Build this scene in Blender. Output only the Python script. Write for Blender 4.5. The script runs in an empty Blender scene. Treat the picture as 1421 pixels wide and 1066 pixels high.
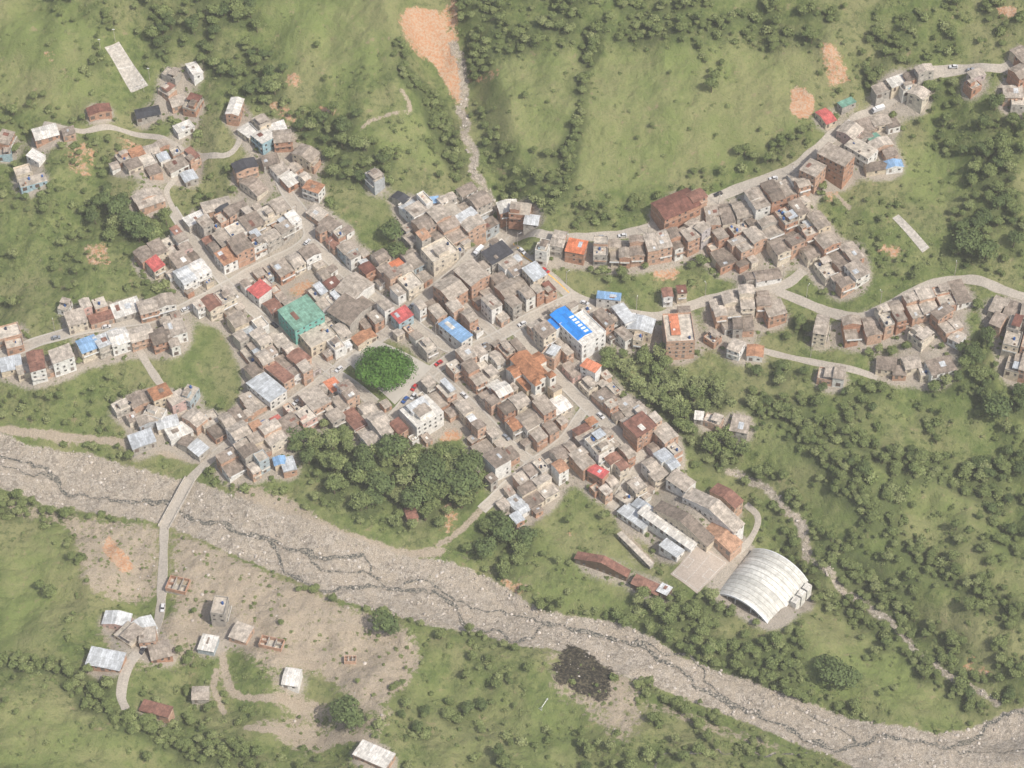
import bpy, math, random, bmesh
import numpy as np
from mathutils import Vector
random.seed(7); rng=np.random.default_rng(7)
R=random.random; U=random.uniform
sc=bpy.context.scene
# ------------------------------------------------------------------ camera
PITCH=math.radians(50); DIST=1206.0; FPX=710.5/math.tan(math.radians(11))
CAM=np.array([0,-DIST*math.cos(PITCH),DIST*math.sin(PITCH)])
cd=bpy.data.cameras.new('camera'); cam=bpy.data.objects.new('camera',cd); sc.collection.objects.link(cam)
cam.location=CAM; cam.rotation_euler=(math.pi/2-PITCH,0,0); cd.sensor_width=36; cd.lens=18/math.tan(math.radians(11)); cd.clip_start=1; cd.clip_end=20000
sc.camera=cam
# ------------------------------------------------------------------ survey helpers (photo point -> place on terrain)
def P(s):
    return [tuple(float(a) for a in t.split(',')) for t in s.split()]
def sstep(a,b,x):
    t=np.clip((x-a)/(b-a),0,1); return t*t*(3-2*t)
def dpoly(x,y,pts):
    d=np.full(np.shape(x),1e9)
    for (a,b),(c,e) in zip(pts[:-1],pts[1:]):
        vx,vy=c-a,e-b; t=np.clip(((x-a)*vx+(y-b)*vy)/(vx*vx+vy*vy+1e-9),0,1)
        d=np.minimum(d,np.hypot(x-a-t*vx,y-b-t*vy))
    return d
def vn(x,y,s=0):
    xi=np.floor(x); yi=np.floor(y); fx=x-xi; fy=y-yi; fx=fx*fx*(3-2*fx); fy=fy*fy*(3-2*fy)
    def h(i,j):
        v=np.sin(i*127.1+j*311.7+s*74.7)*43758.5453; return v-np.floor(v)
    return (h(xi,yi)*(1-fx)+h(xi+1,yi)*fx)*(1-fy)+(h(xi,yi+1)*(1-fx)+h(xi+1,yi+1)*fx)*fy
def sp(t): return np.logaddexp(0,t)
GUL=[]
def H(x,y):
    x=np.asarray(x,float); y=np.asarray(y,float)
    yl=-40-(x+235)*.36; d=(y-yl)/1.063
    h=.09*sp(d/8)*8+.05*sp(-d/8)*8+.22*sp((d-170)/18)*18+.16*sp((-d-85)/14)*14
    far=sstep(330,900,np.hypot(x,y)); h=h*(1-.55*far)+far*60*vn(x/420+3,y/420+7,3)
    h=h+3.2*np.sin(x/31+1.3)*np.sin(y/37+.4)+1.1*np.sin(x/13+y/17)*np.sin(y/11-x/23)+.35*np.sin(x/4.1+y/6.3)*np.sin(y/5.2)
    env=sstep(.85,1.5,np.hypot((x+5)/185,(y-30)/80))*sstep(22,60,np.abs(d))
    h=h+env*(14*(vn(x/42+.3,y/58,11)-.5)+8*(vn(x/20,y/30+.2*x/20,12)-.5)+2.6*(vn(x/9,y/12,13)-.5))
    for pts,w,dep in GUL:
        dd=dpoly(x,y,pts); h=h-dep*(1-sstep(w*.45,w*1.5,dd))
    return h
def G(px,py,dz=0.):
    px=np.asarray(px,float); py=np.asarray(py,float)
    u=(px-710.5)/FPX; v=(533-py)/FPX
    dx=u; dy=math.cos(PITCH)+v*math.sin(PITCH); dzz=-math.sin(PITCH)+v*math.cos(PITCH)
    z=np.zeros_like(u)+15
    for i in range(20):
        t=(z-CAM[2])/dzz; X=CAM[0]+dx*t; Y=CAM[1]+dy*t
        z=.45*z+.55*(H(X,Y)+dz)
    return X,Y
def GW(pts,dz=0.):
    if isinstance(pts,str): pts=P(pts)
    a=np.array(pts); X,Y=G(a[:,0],a[:,1],dz); return list(zip(X.tolist(),Y.tolist()))
_g=[('590,-30 600,10 615,60 628,120 650,190 665,240 690,300',16,12),('1010,645 1090,700 1115,760 1160,800 1220,855 1300,925 1385,975',20,9),
 ('-200,590 0,640 100,668 190,685 240,697 330,730 400,755 480,785 560,808 640,825 720,860 800,882 880,910 950,940 1040,968 1120,995 1210,1030 1310,1045 1421,1030 1700,1000',15,2.8)]
_gw=[(GW(s),w,d) for s,w,d in _g]; GUL=_gw
# ------------------------------------------------------------------ raster
ST=0.8; X0,X1,Y0,Y1=-300,300,-245,310
xs=np.arange(X0,X1+.01,ST); ys=np.arange(Y0,Y1+.01,ST); NX,NY=len(xs),len(ys)
GX,GY=np.meshgrid(xs,ys)
def blank(): return np.zeros((NY,NX),np.float32)
OCC=np.zeros((NY,NX),np.uint8)
def win(pts,m):
    a=np.array(pts); i0=max(0,int((a[:,0].min()-m-X0)/ST)); i1=min(NX,int((a[:,0].max()+m-X0)/ST)+2)
    j0=max(0,int((a[:,1].min()-m-Y0)/ST)); j1=min(NY,int((a[:,1].max()+m-Y0)/ST)+2)
    return slice(j0,max(j0,j1)),slice(i0,max(i0,i1))
def pip(x,y,pts):
    ins=np.zeros(np.shape(x),bool); n=len(pts)
    for i in range(n):
        (a,b),(c,d)=pts[i],pts[(i+1)%n]
        if b==d: continue
        ins^=((b>y)!=(d>y))&(x<(c-a)*(y-b)/(d-b)+a)
    return ins
def rpoly(M,pts,val=1.):
    s=win(pts,1); k=pip(GX[s],GY[s],pts); M[s]=np.where(k,np.maximum(M[s],val),M[s])
def rline(M,pts,w,soft=1.5,val=1.):
    for a,b in zip(pts[:-1],pts[1:]):
        s=win([a,b],w+soft); 
        if M[s].size==0: continue
        d=dpoly(GX[s],GY[s],[a,b]); M[s]=np.maximum(M[s],val*(1-sstep(w-soft*.5,w+soft*.5,d)))
def occ_poly(pts,bit):
    s=win(pts,1); k=pip(GX[s],GY[s],pts); OCC[s]=np.where(k,OCC[s]|bit,OCC[s])
def occ_line(pts,w,bit):
    for a,b in zip(pts[:-1],pts[1:]):
        s=win([a,b],w)
        if OCC[s].size==0: continue
        d=dpoly(GX[s],GY[s],[a,b]); OCC[s]=np.where(d<w,OCC[s]|bit,OCC[s])
def look(M,x,y):
    i=np.clip(((np.asarray(x)-X0)/ST+.5).astype(int),0,NX-1); j=np.clip(((np.asarray(y)-Y0)/ST+.5).astype(int),0,NY-1); return M[j,i]
def blur(M,r,n=2):
    r=max(1,int(r/ST)); A=M.astype(np.float64)
    for _ in range(n):
        for ax in (0,1):
            pad=[(0,0),(0,0)]; pad[ax]=(r+1,r); c=np.cumsum(np.pad(A,pad,mode='edge'),axis=ax)
            A=(np.take(c,range(2*r+1,c.shape[ax]),axis=ax)-np.take(c,range(0,c.shape[ax]-2*r-1),axis=ax))/(2*r+1)
    return A
def smooth(pts,step=2.0):
    pts=[np.array(p) for p in pts]; pts=[2*pts[0]-pts[1]]+pts+[2*pts[-1]-pts[-2]]; out=[]
    for i in range(1,len(pts)-2):
        p0,p1,p2,p3=pts[i-1:i+3]; n=max(1,int(np.linalg.norm(p2-p1)/step))
        for k in range(n):
            t=k/n; out.append(tuple(.5*((2*p1)+(p2-p0)*t+(2*p0-5*p1+4*p2-p3)*t*t+(3*p1-p0-3*p2+p3)*t**3)))
    out.append(tuple(pts[-2])); return out
# ------------------------------------------------------------------ materials
class NB:
    def __init__(s,name):
        s.m=bpy.data.materials.new(name); s.m.use_nodes=True; s.t=s.m.node_tree; s.b=s.t.nodes['Principled BSDF']
        s.tc=s.t.nodes.new('ShaderNodeTexCoord'); s.oc=s.tc.outputs['Object']
    def n(s,ty,ins={},**kw):
        k=s.t.nodes.new(ty)
        for a,b in kw.items(): setattr(k,a,b)
        for i,v in ins.items(): s.set(k.inputs[i],v)
        return k
    def set(s,sock,v):
        if hasattr(v,'is_output'): s.t.links.new(v,sock)
        else:
            if isinstance(v,tuple) and len(v)==3 and sock.type=='RGBA': v=(*v,1)
            sock.default_value=v
    def noise(s,scale,det=3,rough=.55,vec=None): return s.n('ShaderNodeTexNoise',{'Vector':vec or s.oc,'Scale':scale,'Detail':det,'Roughness':rough}).outputs[0]
    def vor(s,scale,out='Color',vec=None): return s.n('ShaderNodeTexVoronoi',{'Vector':vec or s.oc,'Scale':scale}).outputs[out]
    def mix(s,f,a,b,bt='MIX'):
        return s.n('ShaderNodeMix',{0:f,6:a,7:b},data_type='RGBA',blend_type=bt).outputs[2]
    def ma(s,op,a,b=0.,c=0.): return s.n('ShaderNodeMath',{0:a,1:b,2:c},operation=op).outputs[0]
    def mr(s,v,a,b,c=0.,d=1.): return s.n('ShaderNodeMapRange',{0:v,1:a,2:b,3:c,4:d},interpolation_type='SMOOTHSTEP').outputs[0]
    def rnd(s): return s.n('ShaderNodeObjectInfo').outputs['Random']
    def val(s,c,f): return s.n('ShaderNodeVectorMath',{0:c,3:f},operation='SCALE').outputs[0]
    def bump(s,h,st=.5,d=.3): s.t.links.new(s.n('ShaderNodeBump',{'Height':h,'Strength':st,'Distance':d}).outputs[0],s.b.inputs['Normal'])
    def out(s,c,rough=.85,spec=.25):
        s.set(s.b.inputs['Base Color'],c); s.set(s.b.inputs['Roughness'],rough); s.b.inputs['Specular IOR Level'].default_value=spec; return s.m
MT={}
def wallmat(name,a,b,dirt=.45):
    n=NB(name); c=n.mix(n.rnd(),a,b)
    c=n.val(c,n.mr(n.noise(.7,4,.75),.3,.7,1-dirt,1.12)); MT[name]=n.out(c)
wallmat('brick_wall',(.46,.25,.165),(.58,.40,.29),.35)
wallmat('white_wall',(.70,.68,.62),(.80,.79,.76),.3)
wallmat('cream_wall',(.64,.54,.40),(.70,.63,.52),.35)
wallmat('grey_plaster_wall',(.41,.38,.335),(.53,.49,.43),.4)
wallmat('painted_wall',(.34,.50,.55),(.64,.42,.36),.35)
wallmat('green_wall',(.20,.45,.40),(.2,.5,.42),.3)
wallmat('concrete',(.43,.395,.34),(.53,.49,.43),.4)
wallmat('tank_blue',(.04,.12,.35),(.03,.03,.03),.1)
wallmat('door_paint',(.12,.08,.06),(.3,.27,.24),.2)
wallmat('timber',(.16,.1,.06),(.2,.14,.1),.3)
wallmat('rubber',(.02,.02,.02),(.03,.03,.03),.1)
wallmat('line_paint',(.6,.6,.56),(.65,.64,.6),.5)
wallmat('yellow_paint',(.75,.42,.05),(.75,.45,.05),.2)
wallmat('steel_white',(.7,.71,.70),(.75,.75,.74),.15)
def roofmat(name,a,b,stain=.5,w=1.0,h=2.6,rough=.8):
    n=NB(name); c=n.mix(n.rnd(),a,b)
    bt=n.n('ShaderNodeTexBrick',{'Vector':n.oc,'Scale':1.,'Color1':(1.12,1.10,1.08,1),'Color2':(.80,.785,.76,1),'Mortar':(.62,.60,.56,1),'Mortar Size':.045,'Brick Width':w,'Row Height':h,'Bias':.1})
    c=n.mix(1.,c,bt.outputs[0],'MULTIPLY')
    off=n.n('ShaderNodeVectorMath',{0:n.oc,1:n.n('ShaderNodeCombineXYZ',{0:n.ma('MULTIPLY',n.rnd(),90.)}).outputs[0]},operation='ADD').outputs[0]
    c=n.val(c,n.mr(n.noise(.45,5,.78,off),.34,.64,1-stain,1.15))
    wv=n.n('ShaderNodeTexWave',{'Vector':n.oc,'Scale':1.3,'Distortion':.4}); n.bump(wv.outputs[1],.35,.05)
    MT[name]=n.out(c,rough)
roofmat('fibre_cement_roof',(.35,.30,.25),(.53,.475,.41),.42)
roofmat('old_fibre_roof',(.20,.165,.135),(.37,.31,.26),.45)
roofmat('concrete_roof',(.42,.375,.315),(.60,.55,.475),.4,9,9)
roofmat('zinc_roof',(.44,.48,.52),(.58,.60,.61),.3,1,4,.5)
roofmat('rust_roof',(.19,.085,.065),(.30,.165,.125),.4)
roofmat('clay_tile_roof',(.46,.22,.12),(.50,.31,.21),.45,.5,.5)
roofmat('orange_roof',(.62,.20,.10),(.62,.24,.14),.25)
roofmat('red_roof',(.55,.12,.12),(.5,.16,.13),.3)
roofmat('blue_roof',(.03,.24,.72),(.03,.25,.75),.12,1,5,.5)
roofmat('pale_blue_roof',(.22,.38,.60),(.25,.4,.6),.2,1,5,.5)
roofmat('green_roof',(.18,.36,.28),(.22,.38,.3),.35,1,5)
roofmat('black_roof',(.05,.055,.065),(.07,.07,.08),.3)
roofmat('white_roof',(.64,.62,.57),(.72,.70,.66),.32,1,6,.6)
roofmat('vault_roof',(.62,.62,.58),(.62,.62,.58),.22,60,2.2,.6)
n=NB('window_glass'); MT['window_glass']=n.out(n.mix(n.rnd(),(.04,.04,.045),(.10,.10,.10)),.3,.4)
n=NB('water'); c=n.mix(n.mr(n.noise(1.3,4,.75),.46,.58),(.06,.062,.053),(.34,.30,.24)); MT['water']=n.out(c,.3,.4)
n=NB('road_concrete'); c=n.mix(n.noise(.12,4,.65),(.35,.31,.26),(.47,.425,.36)); c=n.val(c,n.mr(n.noise(1.4,4,.75),.3,.7,.72,1.15)); MT['road_concrete']=n.out(c)
n=NB('pavement_slab'); c=n.mix(n.noise(.3,4,.65),(.35,.325,.285),(.50,.465,.41)); MT['pavement_slab']=n.out(c)
n=NB('court_concrete'); c=n.mix(n.noise(.2,4,.65),(.36,.30,.245),(.48,.41,.345)); c=n.val(c,n.mr(n.noise(1.4,4,.75),.3,.7,.8,1.1)); MT['court_concrete']=n.out(c)
n=NB('boulder_stone'); c=n.mix(n.rnd(),(.29,.25,.205),(.56,.51,.45)); MT['boulder_stone']=n.out(c)
for i,(a) in enumerate([(.6,.6,.6),(.45,.03,.03),(.03,.03,.04),(.25,.27,.3),(.04,.1,.3),(.7,.5,.05)]):
    n=NB('car_paint_%d'%i); MT['car_paint_%d'%i]=n.out(a,.35,.5)
n=NB('bark'); MT['bark']=n.out(n.mix(n.noise(3),(.09,.065,.045),(.18,.14,.1)))
def leafmat(name,a,b,c3):
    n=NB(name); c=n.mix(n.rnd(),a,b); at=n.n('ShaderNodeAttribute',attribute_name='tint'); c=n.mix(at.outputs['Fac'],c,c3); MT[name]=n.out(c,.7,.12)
leafmat('leaf_mid',(.095,.135,.045),(.165,.195,.073),(.20,.24,.09))
leafmat('leaf_dark',(.062,.095,.038),(.100,.132,.052),(.13,.17,.062))
leafmat('leaf_light',(.165,.215,.070),(.22,.245,.105),(.25,.28,.12))
leafmat('leaf_rain',(.065,.140,.028),(.065,.140,.028),(.10,.20,.038))
# ------------------------------------------------------------------ mesh builder
class MB:
    def __init__(s): s.v=[];s.f=[];s.m=[];s.k={}
    def mi(s,n):
        if n not in s.k: s.k[n]=len(s.k)
        return s.k[n]
    def face(s,idx,mat): s.f.append(idx); s.m.append(s.mi(mat))
    def hexa(s,b,t,mat,top=None,bot=False):
        o=len(s.v); s.v+=list(b)+list(t)
        for q in ((0,1,5,4),(1,2,6,5),(2,3,7,6),(3,0,4,7)): s.face([o+i for i in q],mat)
        s.face([o+4,o+5,o+6,o+7],top or mat)
        if bot: s.face([o+3,o+2,o+1,o],mat)
    def box(s,x0,x1,y0,y1,z0,z1,mat,top=None,bot=False):
        s.hexa([(x0,y0,z0),(x1,y0,z0),(x1,y1,z0),(x0,y1,z0)],[(x0,y0,z1),(x1,y0,z1),(x1,y1,z1),(x0,y1,z1)],mat,top,bot)
    def gable(s,x0,x1,y0,y1,z,rise,mat,end,axis='y',o=.45,e=.12):
        if axis=='y':
            xm=(x0+x1)/2; a=[(x0-o,y0-e,z-.14),(x0-o,y0-e,z),(xm,y0-e,z+rise),(x1+o,y0-e,z),(x1+o,y0-e,z-.14)]; b=[(p[0],y1+e,p[2]) for p in a]
        else:
            ym=(y0+y1)/2; a=[(x1+e,y0-o,z-.14),(x1+e,y0-o,z),(x1+e,ym,z+rise),(x1+e,y1+o,z),(x1+e,y1+o,z-.14)]; b=[(x0-e,p[1],p[2]) for p in a]
        k=len(s.v); s.v+=a+b
        s.face([k+4,k+3,k+2,k+1,k],end); s.face([k+5,k+6,k+7,k+8,k+9],end)
        for i in range(4): s.face([k+i,k+i+1,k+6+i,k+5+i],mat)
        s.face([k,k+5,k+9,k+4],mat)
    def ring(s,x0,x1,y0,y1,z0,z1,t,mat):
        o=len(s.v)
        for z in (z0,z1):
            s.v+=[(x0,y0,z),(x1,y0,z),(x1,y1,z),(x0,y1,z)]
        for z in (z0,z1):
            s.v+=[(x0+t,y0+t,z),(x1-t,y0+t,z),(x1-t,y1-t,z),(x0+t,y1-t,z)]
        for i in range(4):
            j=(i+1)%4
            s.face([o+i,o+j,o+4+j,o+4+i],mat); s.face([o+8+j,o+8+i,o+12+i,o+12+j],mat); s.face([o+4+i,o+4+j,o+12+j,o+12+i],mat)
    def cyl(s,x,y,z0,z1,r,mat,n=10,r2=None,axis='z'):
        o=len(s.v); r2=r if r2 is None else r2
        for z,q in ((z0,r),(z1,r2)):
            for i in range(n):
                a=2*math.pi*i/n; c,d=q*math.cos(a),q*math.sin(a)
                s.v.append((x+c,y+d,z) if axis=='z' else (x+c,z,y+d))
        for i in range(n): s.face([o+i,o+(i+1)%n,o+n+(i+1)%n,o+n+i],mat)
        s.face([o+n+i for i in range(n)],mat); s.face([o+n-1-i for i in range(n)],mat)
    def bar(s,a,b,r,mat):
        a=Vector(a);b=Vector(b);d=(b-a).normalized();u=d.orthogonal().normalized();w=d.cross(u);o=len(s.v)
        for p in (a,b):
            for i in range(5):
                q=2*math.pi*i/5; s.v.append(tuple(p+u*math.cos(q)*r+w*math.sin(q)*r))
        for i in range(5): s.face([o+i,o+(i+1)%5,o+5+(i+1)%5,o+5+i],mat)
        s.face([o+5+i for i in range(5)],mat)
    def obj(s,name,loc=(0,0,0),rz=0,smooth=False,link=True):
        me=bpy.data.meshes.new(name); me.from_pydata(s.v,[],s.f)
        for k in s.k: me.materials.append(MT[k])
        me.polygons.foreach_set('material_index',s.m)
        me.update(); o=bpy.data.objects.new(name,me); o.location=loc; o.rotation_euler=(0,0,rz)
        if link: sc.collection.objects.link(o)
        return o
# ------------------------------------------------------------------ roads
ROADS=[]
def ribbon(name,pts,prof,dz=.14,step=2.0,w_var=None):
    c=smooth(pts,step); A=np.array(c); T=np.gradient(A,axis=0); T/=np.linalg.norm(T,axis=1)[:,None]+1e-9; N=np.stack([-T[:,1],T[:,0]],1)
    m=MB(); k=len(prof); s=np.ones(len(A)) if w_var is None else w_var(A[:,0],A[:,1])
    for i in range(len(A)):
        for off,z,_ in prof:
            x,y=A[i]+N[i]*off*s[i]; m.v.append((x,y,0))
    V=np.array(m.v); V[:,2]=H(V[:,0],V[:,1])+dz; V=V.reshape(len(A),k,3)
    for j,(off,z,_) in enumerate(prof): V[:,j,2]=V[:,j,2]+z
    m.v=[tuple(p) for p in V.reshape(-1,3)]
    for i in range(len(A)-1):
        for j in range(k-1):
            a=i*k+j; m.face([a,a+k,a+k+1,a+1][::-1],prof[j][2])
    return m.obj(name),A
def road(s,w=5.,pave=True,name='street'):
    pts=GW(s); h=w/2
    if pave: prof=[(-h-.8,-.25,'pavement_slab'),(-h-.8,.14,'pavement_slab'),(-h,.14,'pavement_slab'),(-h,0,'road_concrete'),(0,0,'road_concrete'),(h,0,'pavement_slab'),(h,.14,'pavement_slab'),(h+.8,.14,'pavement_slab'),(h+.8,-.25,'pavement_slab')]
    else: prof=[(-h-.3,-.3,'road_concrete'),(-h,0,'road_concrete'),(0,0,'road_concrete'),(h,0,'road_concrete'),(h+.3,-.3,'road_concrete')]
    o,A=ribbon(name,pts,prof,w_var=(lambda x,y:.85+.35*vn(x/5,y/5,3)) if not pave else None); q=[tuple(a) for a in A]; occ_line(q,h+(.7 if pave else .4),2); ROADS.append((q,w)); return o
road('1500,60 1421,78 1385,95 1330,97 1285,103 1240,135 1200,160 1165,182 1135,207 1100,234 1060,250 1010,268 965,292 930,310 850,327 760,327 703,322',5,False,'hillside_road')
road('703,324 715,345 740,368 770,390 797,412 850,430 905,440 940,430 1000,412 1060,402 1095,392 1115,375',4.4,False,'village_road')
road('1078,404 1110,417 1150,433 1190,441 1225,428 1262,408 1300,392 1345,388 1390,402 1421,412 1500,430',4.2,False,'village_road')
road('985,462 1030,477 1060,487 1130,503 1218,524',3.2,False,'village_road')
road('700,325 650,360 600,405 545,455 500,487 440,535 390,570 340,600 300,632',4.6)
road('797,413 740,440 690,468 640,490 600,515 565,558 545,582',4.6)
road('238,290 268,335 308,388 350,430 400,470 450,508 490,535 520,560',4.)
road('430,335 470,372 530,418 600,470 640,490',3.6)
road('715,455 750,500 790,540 840,588 895,640',4.2)
road('600,515 650,560 700,610 738,642',3.8)
road('-60,510 0,494 60,472 130,455 230,437 290,412 360,372 424,336 424,305 400,270 380,225',4.4)
road('602,405 650,432 690,468',3.4)
road('890,640 865,680 848,705',3.)
road('738,642 705,672 668,708',3.)
road('738,642 780,612 812,568',3.)
road('188,478 222,532 268,590 300,628',3.4,False,'side_lane')
road('300,630 283,646 262,668',4.2,False,'bridge_approach_road')
road('228,730 226,790 222,850 212,885 180,920 168,962 175,985',3.8,False,'gravel_road')
road('60,172 110,182 160,178 215,190 262,212 310,216 332,196 334,172',2.6,False,'side_lane')
road('240,290 232,262 262,232 290,216',2.4,False,'side_lane')
road('1035,700 1052,720 1040,750 1020,772',2.4,False,'school_lane')
ribbon('road_marking',GW('712,338 722,350 740,365 770,388 790,407'),[(-.22,0,'yellow_paint'),(.22,0,'yellow_paint')],dz=.19)
# surface masks
mR,mO,mD,mT,mF,mP,mB,mW=[blank() for _ in range(8)]
def dirt(s,w,M=None,val=1.,bit=2): 
    q=smooth(GW(s),3); rline(mD if M is None else M,q,w,2.,val); 
    if bit: occ_line(q,w,bit)
dirt('0,596 60,602 150,612 230,628 290,640',1.8)
dirt('330,690 400,712 470,740 560,768 612,765',1.8)
dirt('222,870 260,880 300,890 312,930 330,965 400,975 440,980',1.5)
dirt('300,930 296,955 312,990',1.2); dirt('500,180 520,165 570,155 560,130 556,122',1.)
dirt('865,730 880,755 905,780',1.6); dirt('610,755 640,735 668,708',1.4)
dirt('55,330 60,380 70,410',.9,None,.8); dirt('965,75 1000,140 1030,215',.9,None,.6)
dirt('1110,95 1135,150 1160,180',1.,None,.8); dirt('1180,290 1150,250 1165,190',1.1)
dirt('340,1010 400,1020 480,1025 520,1035',1.5); dirt('330,180 370,205 440,300',1.2); dirt('0,900 120,880 170,890',1.0,None,.7)
dirt('1220,524 1300,560 1380,640',1.,None,.6); dirt('900,700 980,680 1040,640',1.,None,.65)
RIV=GW('-200,545 0,598 40,618 120,628 190,650 235,662 285,672 330,690 400,712 480,742 560,772 620,778 690,806 750,848 850,862 900,880 950,915 1020,938 1100,968 1200,1002 1300,1018 1400,988 1460,965 1700,930 1700,1110 1421,1066 1330,1075 1220,1080 1150,1048 1080,1022 1010,992 930,962 860,938 800,905 720,898 680,884 600,870 540,852 470,832 400,800 330,772 225,727 150,716 60,700 0,677 -200,640')
rpoly(mR,RIV); occ_poly(RIV,4); mR[:]=blur(mR,2.8,2)
for s,v in [('235,730 330,772 400,802 470,834 540,856 580,880 590,920 560,962 520,985 440,940 380,925 320,900 260,870 240,850',.72),('90,712 225,728 226,830 200,840 150,840 110,815 105,770',.66),('640,765 740,800 750,846 690,806 620,778',.5),('295,660 400,690 470,735 400,712 330,690',.75),('430,1000 480,1030 420,1055 340,1000',.6),('850,960 960,985 1080,1030 1140,1066 1040,1040 900,990',.55),('300,640 420,700 500,740 430,700 360,660',.55),('330,900 420,960 560,990 520,1040 400,1000',.55),('0,600 60,600 170,640 120,628',.6),('130,850 250,850 300,900 260,930 150,940',.55),('0,680 100,712 110,740 0,712',.55)]:
    rpoly(mD,GW(s),v)
mD2=blur(mD,3.2,2); mD=np.maximum(mD*(mD>.78),mD2).astype(np.float32)
for s,w in [('1010,650 1050,672 1090,703 1112,745 1118,775',3.0),('1140,785 1160,803 1220,855 1300,925 1385,978',2.6),('632,60 640,130 650,190 665,240 688,285',3.2)]:
    q=smooth(GW(s),3); q=[(a+5*(float(vn(a/9,b/9,6))-.5),b+5*(float(vn(a/8,b/8,7))-.5)) for a,b in q]; rline(mR,q,w,4.,.62); occ_line(q,w*.7,4)
for s,v in [('548,20 572,6 612,12 628,-20 640,-20 640,60 648,130 660,200 672,240 655,220 640,160 616,118 600,84 580,84 562,60',.58),('560,10 600,12 618,55 636,100 642,145 628,125 604,92 586,62 568,48',.95),('1098,122 1115,120 1132,140 1130,158 1112,168 1096,155',1),('150,735 190,790 170,800 140,765',.8),('110,340 150,335 160,375 120,370',.55),('440,145 470,150 465,165 440,160',.7),('900,365 940,360 945,390 905,392',.7),('1215,330 1260,345 1250,365 1215,350',.6),('1380,5 1412,10 1410,28 1385,22',.9),('780,735 810,740 790,752',.7),('1130,60 1165,60 1185,110 1150,130',.6),('390,385 440,380 445,420 400,425',.65),('610,592 640,590 645,612 605,616',.8),('600,745 610,700 640,690 640,740',.5),('1130,250 1170,262 1150,290',.65),('810,390 850,385 850,405',.5),('690,795 740,810 720,830 690,812',.6),('400,95 425,108 412,128 390,118',.6),('160,185 240,200 230,230 150,225',.5),('85,190 140,200 130,250 90,240',.52),('640,90 700,95 690,115 645,112',.5),('350,125 400,140 440,190 400,180',.5),('880,655 900,690 1000,640 960,630',.3),('60,60 80,70 75,95 55,85',.45),('1340,900 1385,930 1380,950 1330,930',.5)]:
    rpoly(mO,GW(s),v)
mO=blur(mO,1.6,2).astype(np.float32)
BURN=GW('778,905 792,892 800,893 812,905 826,906 838,920 856,935 846,948 850,965 835,978 815,966 800,968 790,952 768,950 772,938 762,925'); rpoly(mB,BURN,.85); mB=blur(mB,2.2,2).astype(np.float32)
t_=blank(); rpoly(t_,GW('750,900 790,885 880,915 905,980 885,1040 840,1030 800,985 760,965'),.62); mD=np.maximum(mD,blur(t_,5,2)).astype(np.float32)
for s,v in [('650,120 720,85 810,77 800,170 770,215 700,205',.9),('825,80 965,65 1020,190 1028,215 900,262 792,262 812,170',.8),('978,64 1122,70 1130,130 1098,188 1038,215',.95),('360,0 555,0 545,100 400,125 385,60',.6),('0,0 90,10 150,60 130,160 0,160',.6),('500,190 600,170 640,250 560,240',.6),('0,770 90,720 120,800 60,900 0,920',.5),('0,950 120,990 200,1066 0,1066',.5),('680,790 900,840 860,860 760,850',.45),('1120,830 1200,840 1330,960 1330,1015 1150,980 1090,930',.5),('1240,190 1330,220 1340,300 1250,260',.7),('730,700 790,690 900,790 880,830 730,790',.5),('1000,560 1400,650 1421,850 1200,780',.4),('560,940 760,960 900,1066 600,1066',.4)]:
    rpoly(mP,GW(s),v)
mP=blur(mP,3,2).astype(np.float32)
STREAMS=['-200,590 0,632 55,648 80,672 110,690 160,694 225,702 262,716 330,744 368,752 430,770 515,772','368,754 385,775 400,797 430,815 480,818 525,812 570,818 620,832 648,868 690,880 725,892 762,866 820,874 880,896 930,925 980,962 1040,990 1100,1018 1150,1040 1185,1028 1260,1025 1330,1034 1382,1004 1425,992 1700,960','515,772 520,795 534,812','880,896 960,920 1010,975 1060,992','900,1062 930,1048 980,1040 1040,1045 1120,1046','560,806 600,812 660,842 700,850 762,866','0,645 60,662 90,682','420,770 470,790 530,800','1100,985 1160,1010 1190,1028','1300,1030 1350,1045 1421,1040']
for k,s in enumerate(STREAMS):
    q=np.array(smooth(GW(s),1.6)); ox,oy=q[:,0].copy(),q[:,1].copy()
    q[:,0]+=5.*(vn(ox/9,oy/9,4)-.5)+2.8*(vn(ox/3.2,oy/3.2,14)-.5); q[:,1]+=5.*(vn(ox/8,oy/8,9)-.5)+2.8*(vn(ox/3,oy/3,19)-.5)
    q=[tuple(a) for a in q[::1]]; w=1.0 if k<2 else .45
    ribbon('stream_water',q,[(-w,0,'water'),(0,0,'water'),(w,0,'water')],dz=.1,step=1.5,w_var=lambda x,y:.25+1.6*vn(x/3.3,y/3.3,2)**1.5)
    rline(mW,q,w*.9+.3,2.4,.75)
# ------------------------------------------------------------------ houses
HOUSES=0
ROOFP=[('fibre_cement_roof',.41),('old_fibre_roof',.24),('concrete_roof',.21),('zinc_roof',.05),('rust_roof',.04),('clay_tile_roof',.03),('white_roof',.025),('orange_roof',.006),('red_roof',.006)]
WALLP=[('brick_wall',.38),('white_wall',.24),('cream_wall',.17),('grey_plaster_wall',.14),('painted_wall',.07)]
def pick(p):
    r=R()*sum(w for _,w in p)
    for n_,w in p:
        r-=w
        if r<=0: return n_
    return p[0][0]
def rot(x,y,a): return x*math.cos(a)-y*math.sin(a),x*math.sin(a)+y*math.cos(a)
def foot(cx,cy,a,w,d,s=1.): return [(cx+rot(u*w*s/2,v*d*s/2,a)[0],cy+rot(u*w*s/2,v*d*s/2,a)[1]) for u,v in ((-1,-1),(1,-1),(1,1),(-1,1))]
_t=np.linspace(-.46,.46,6); _u,_v=np.meshgrid(_t,_t)
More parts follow.
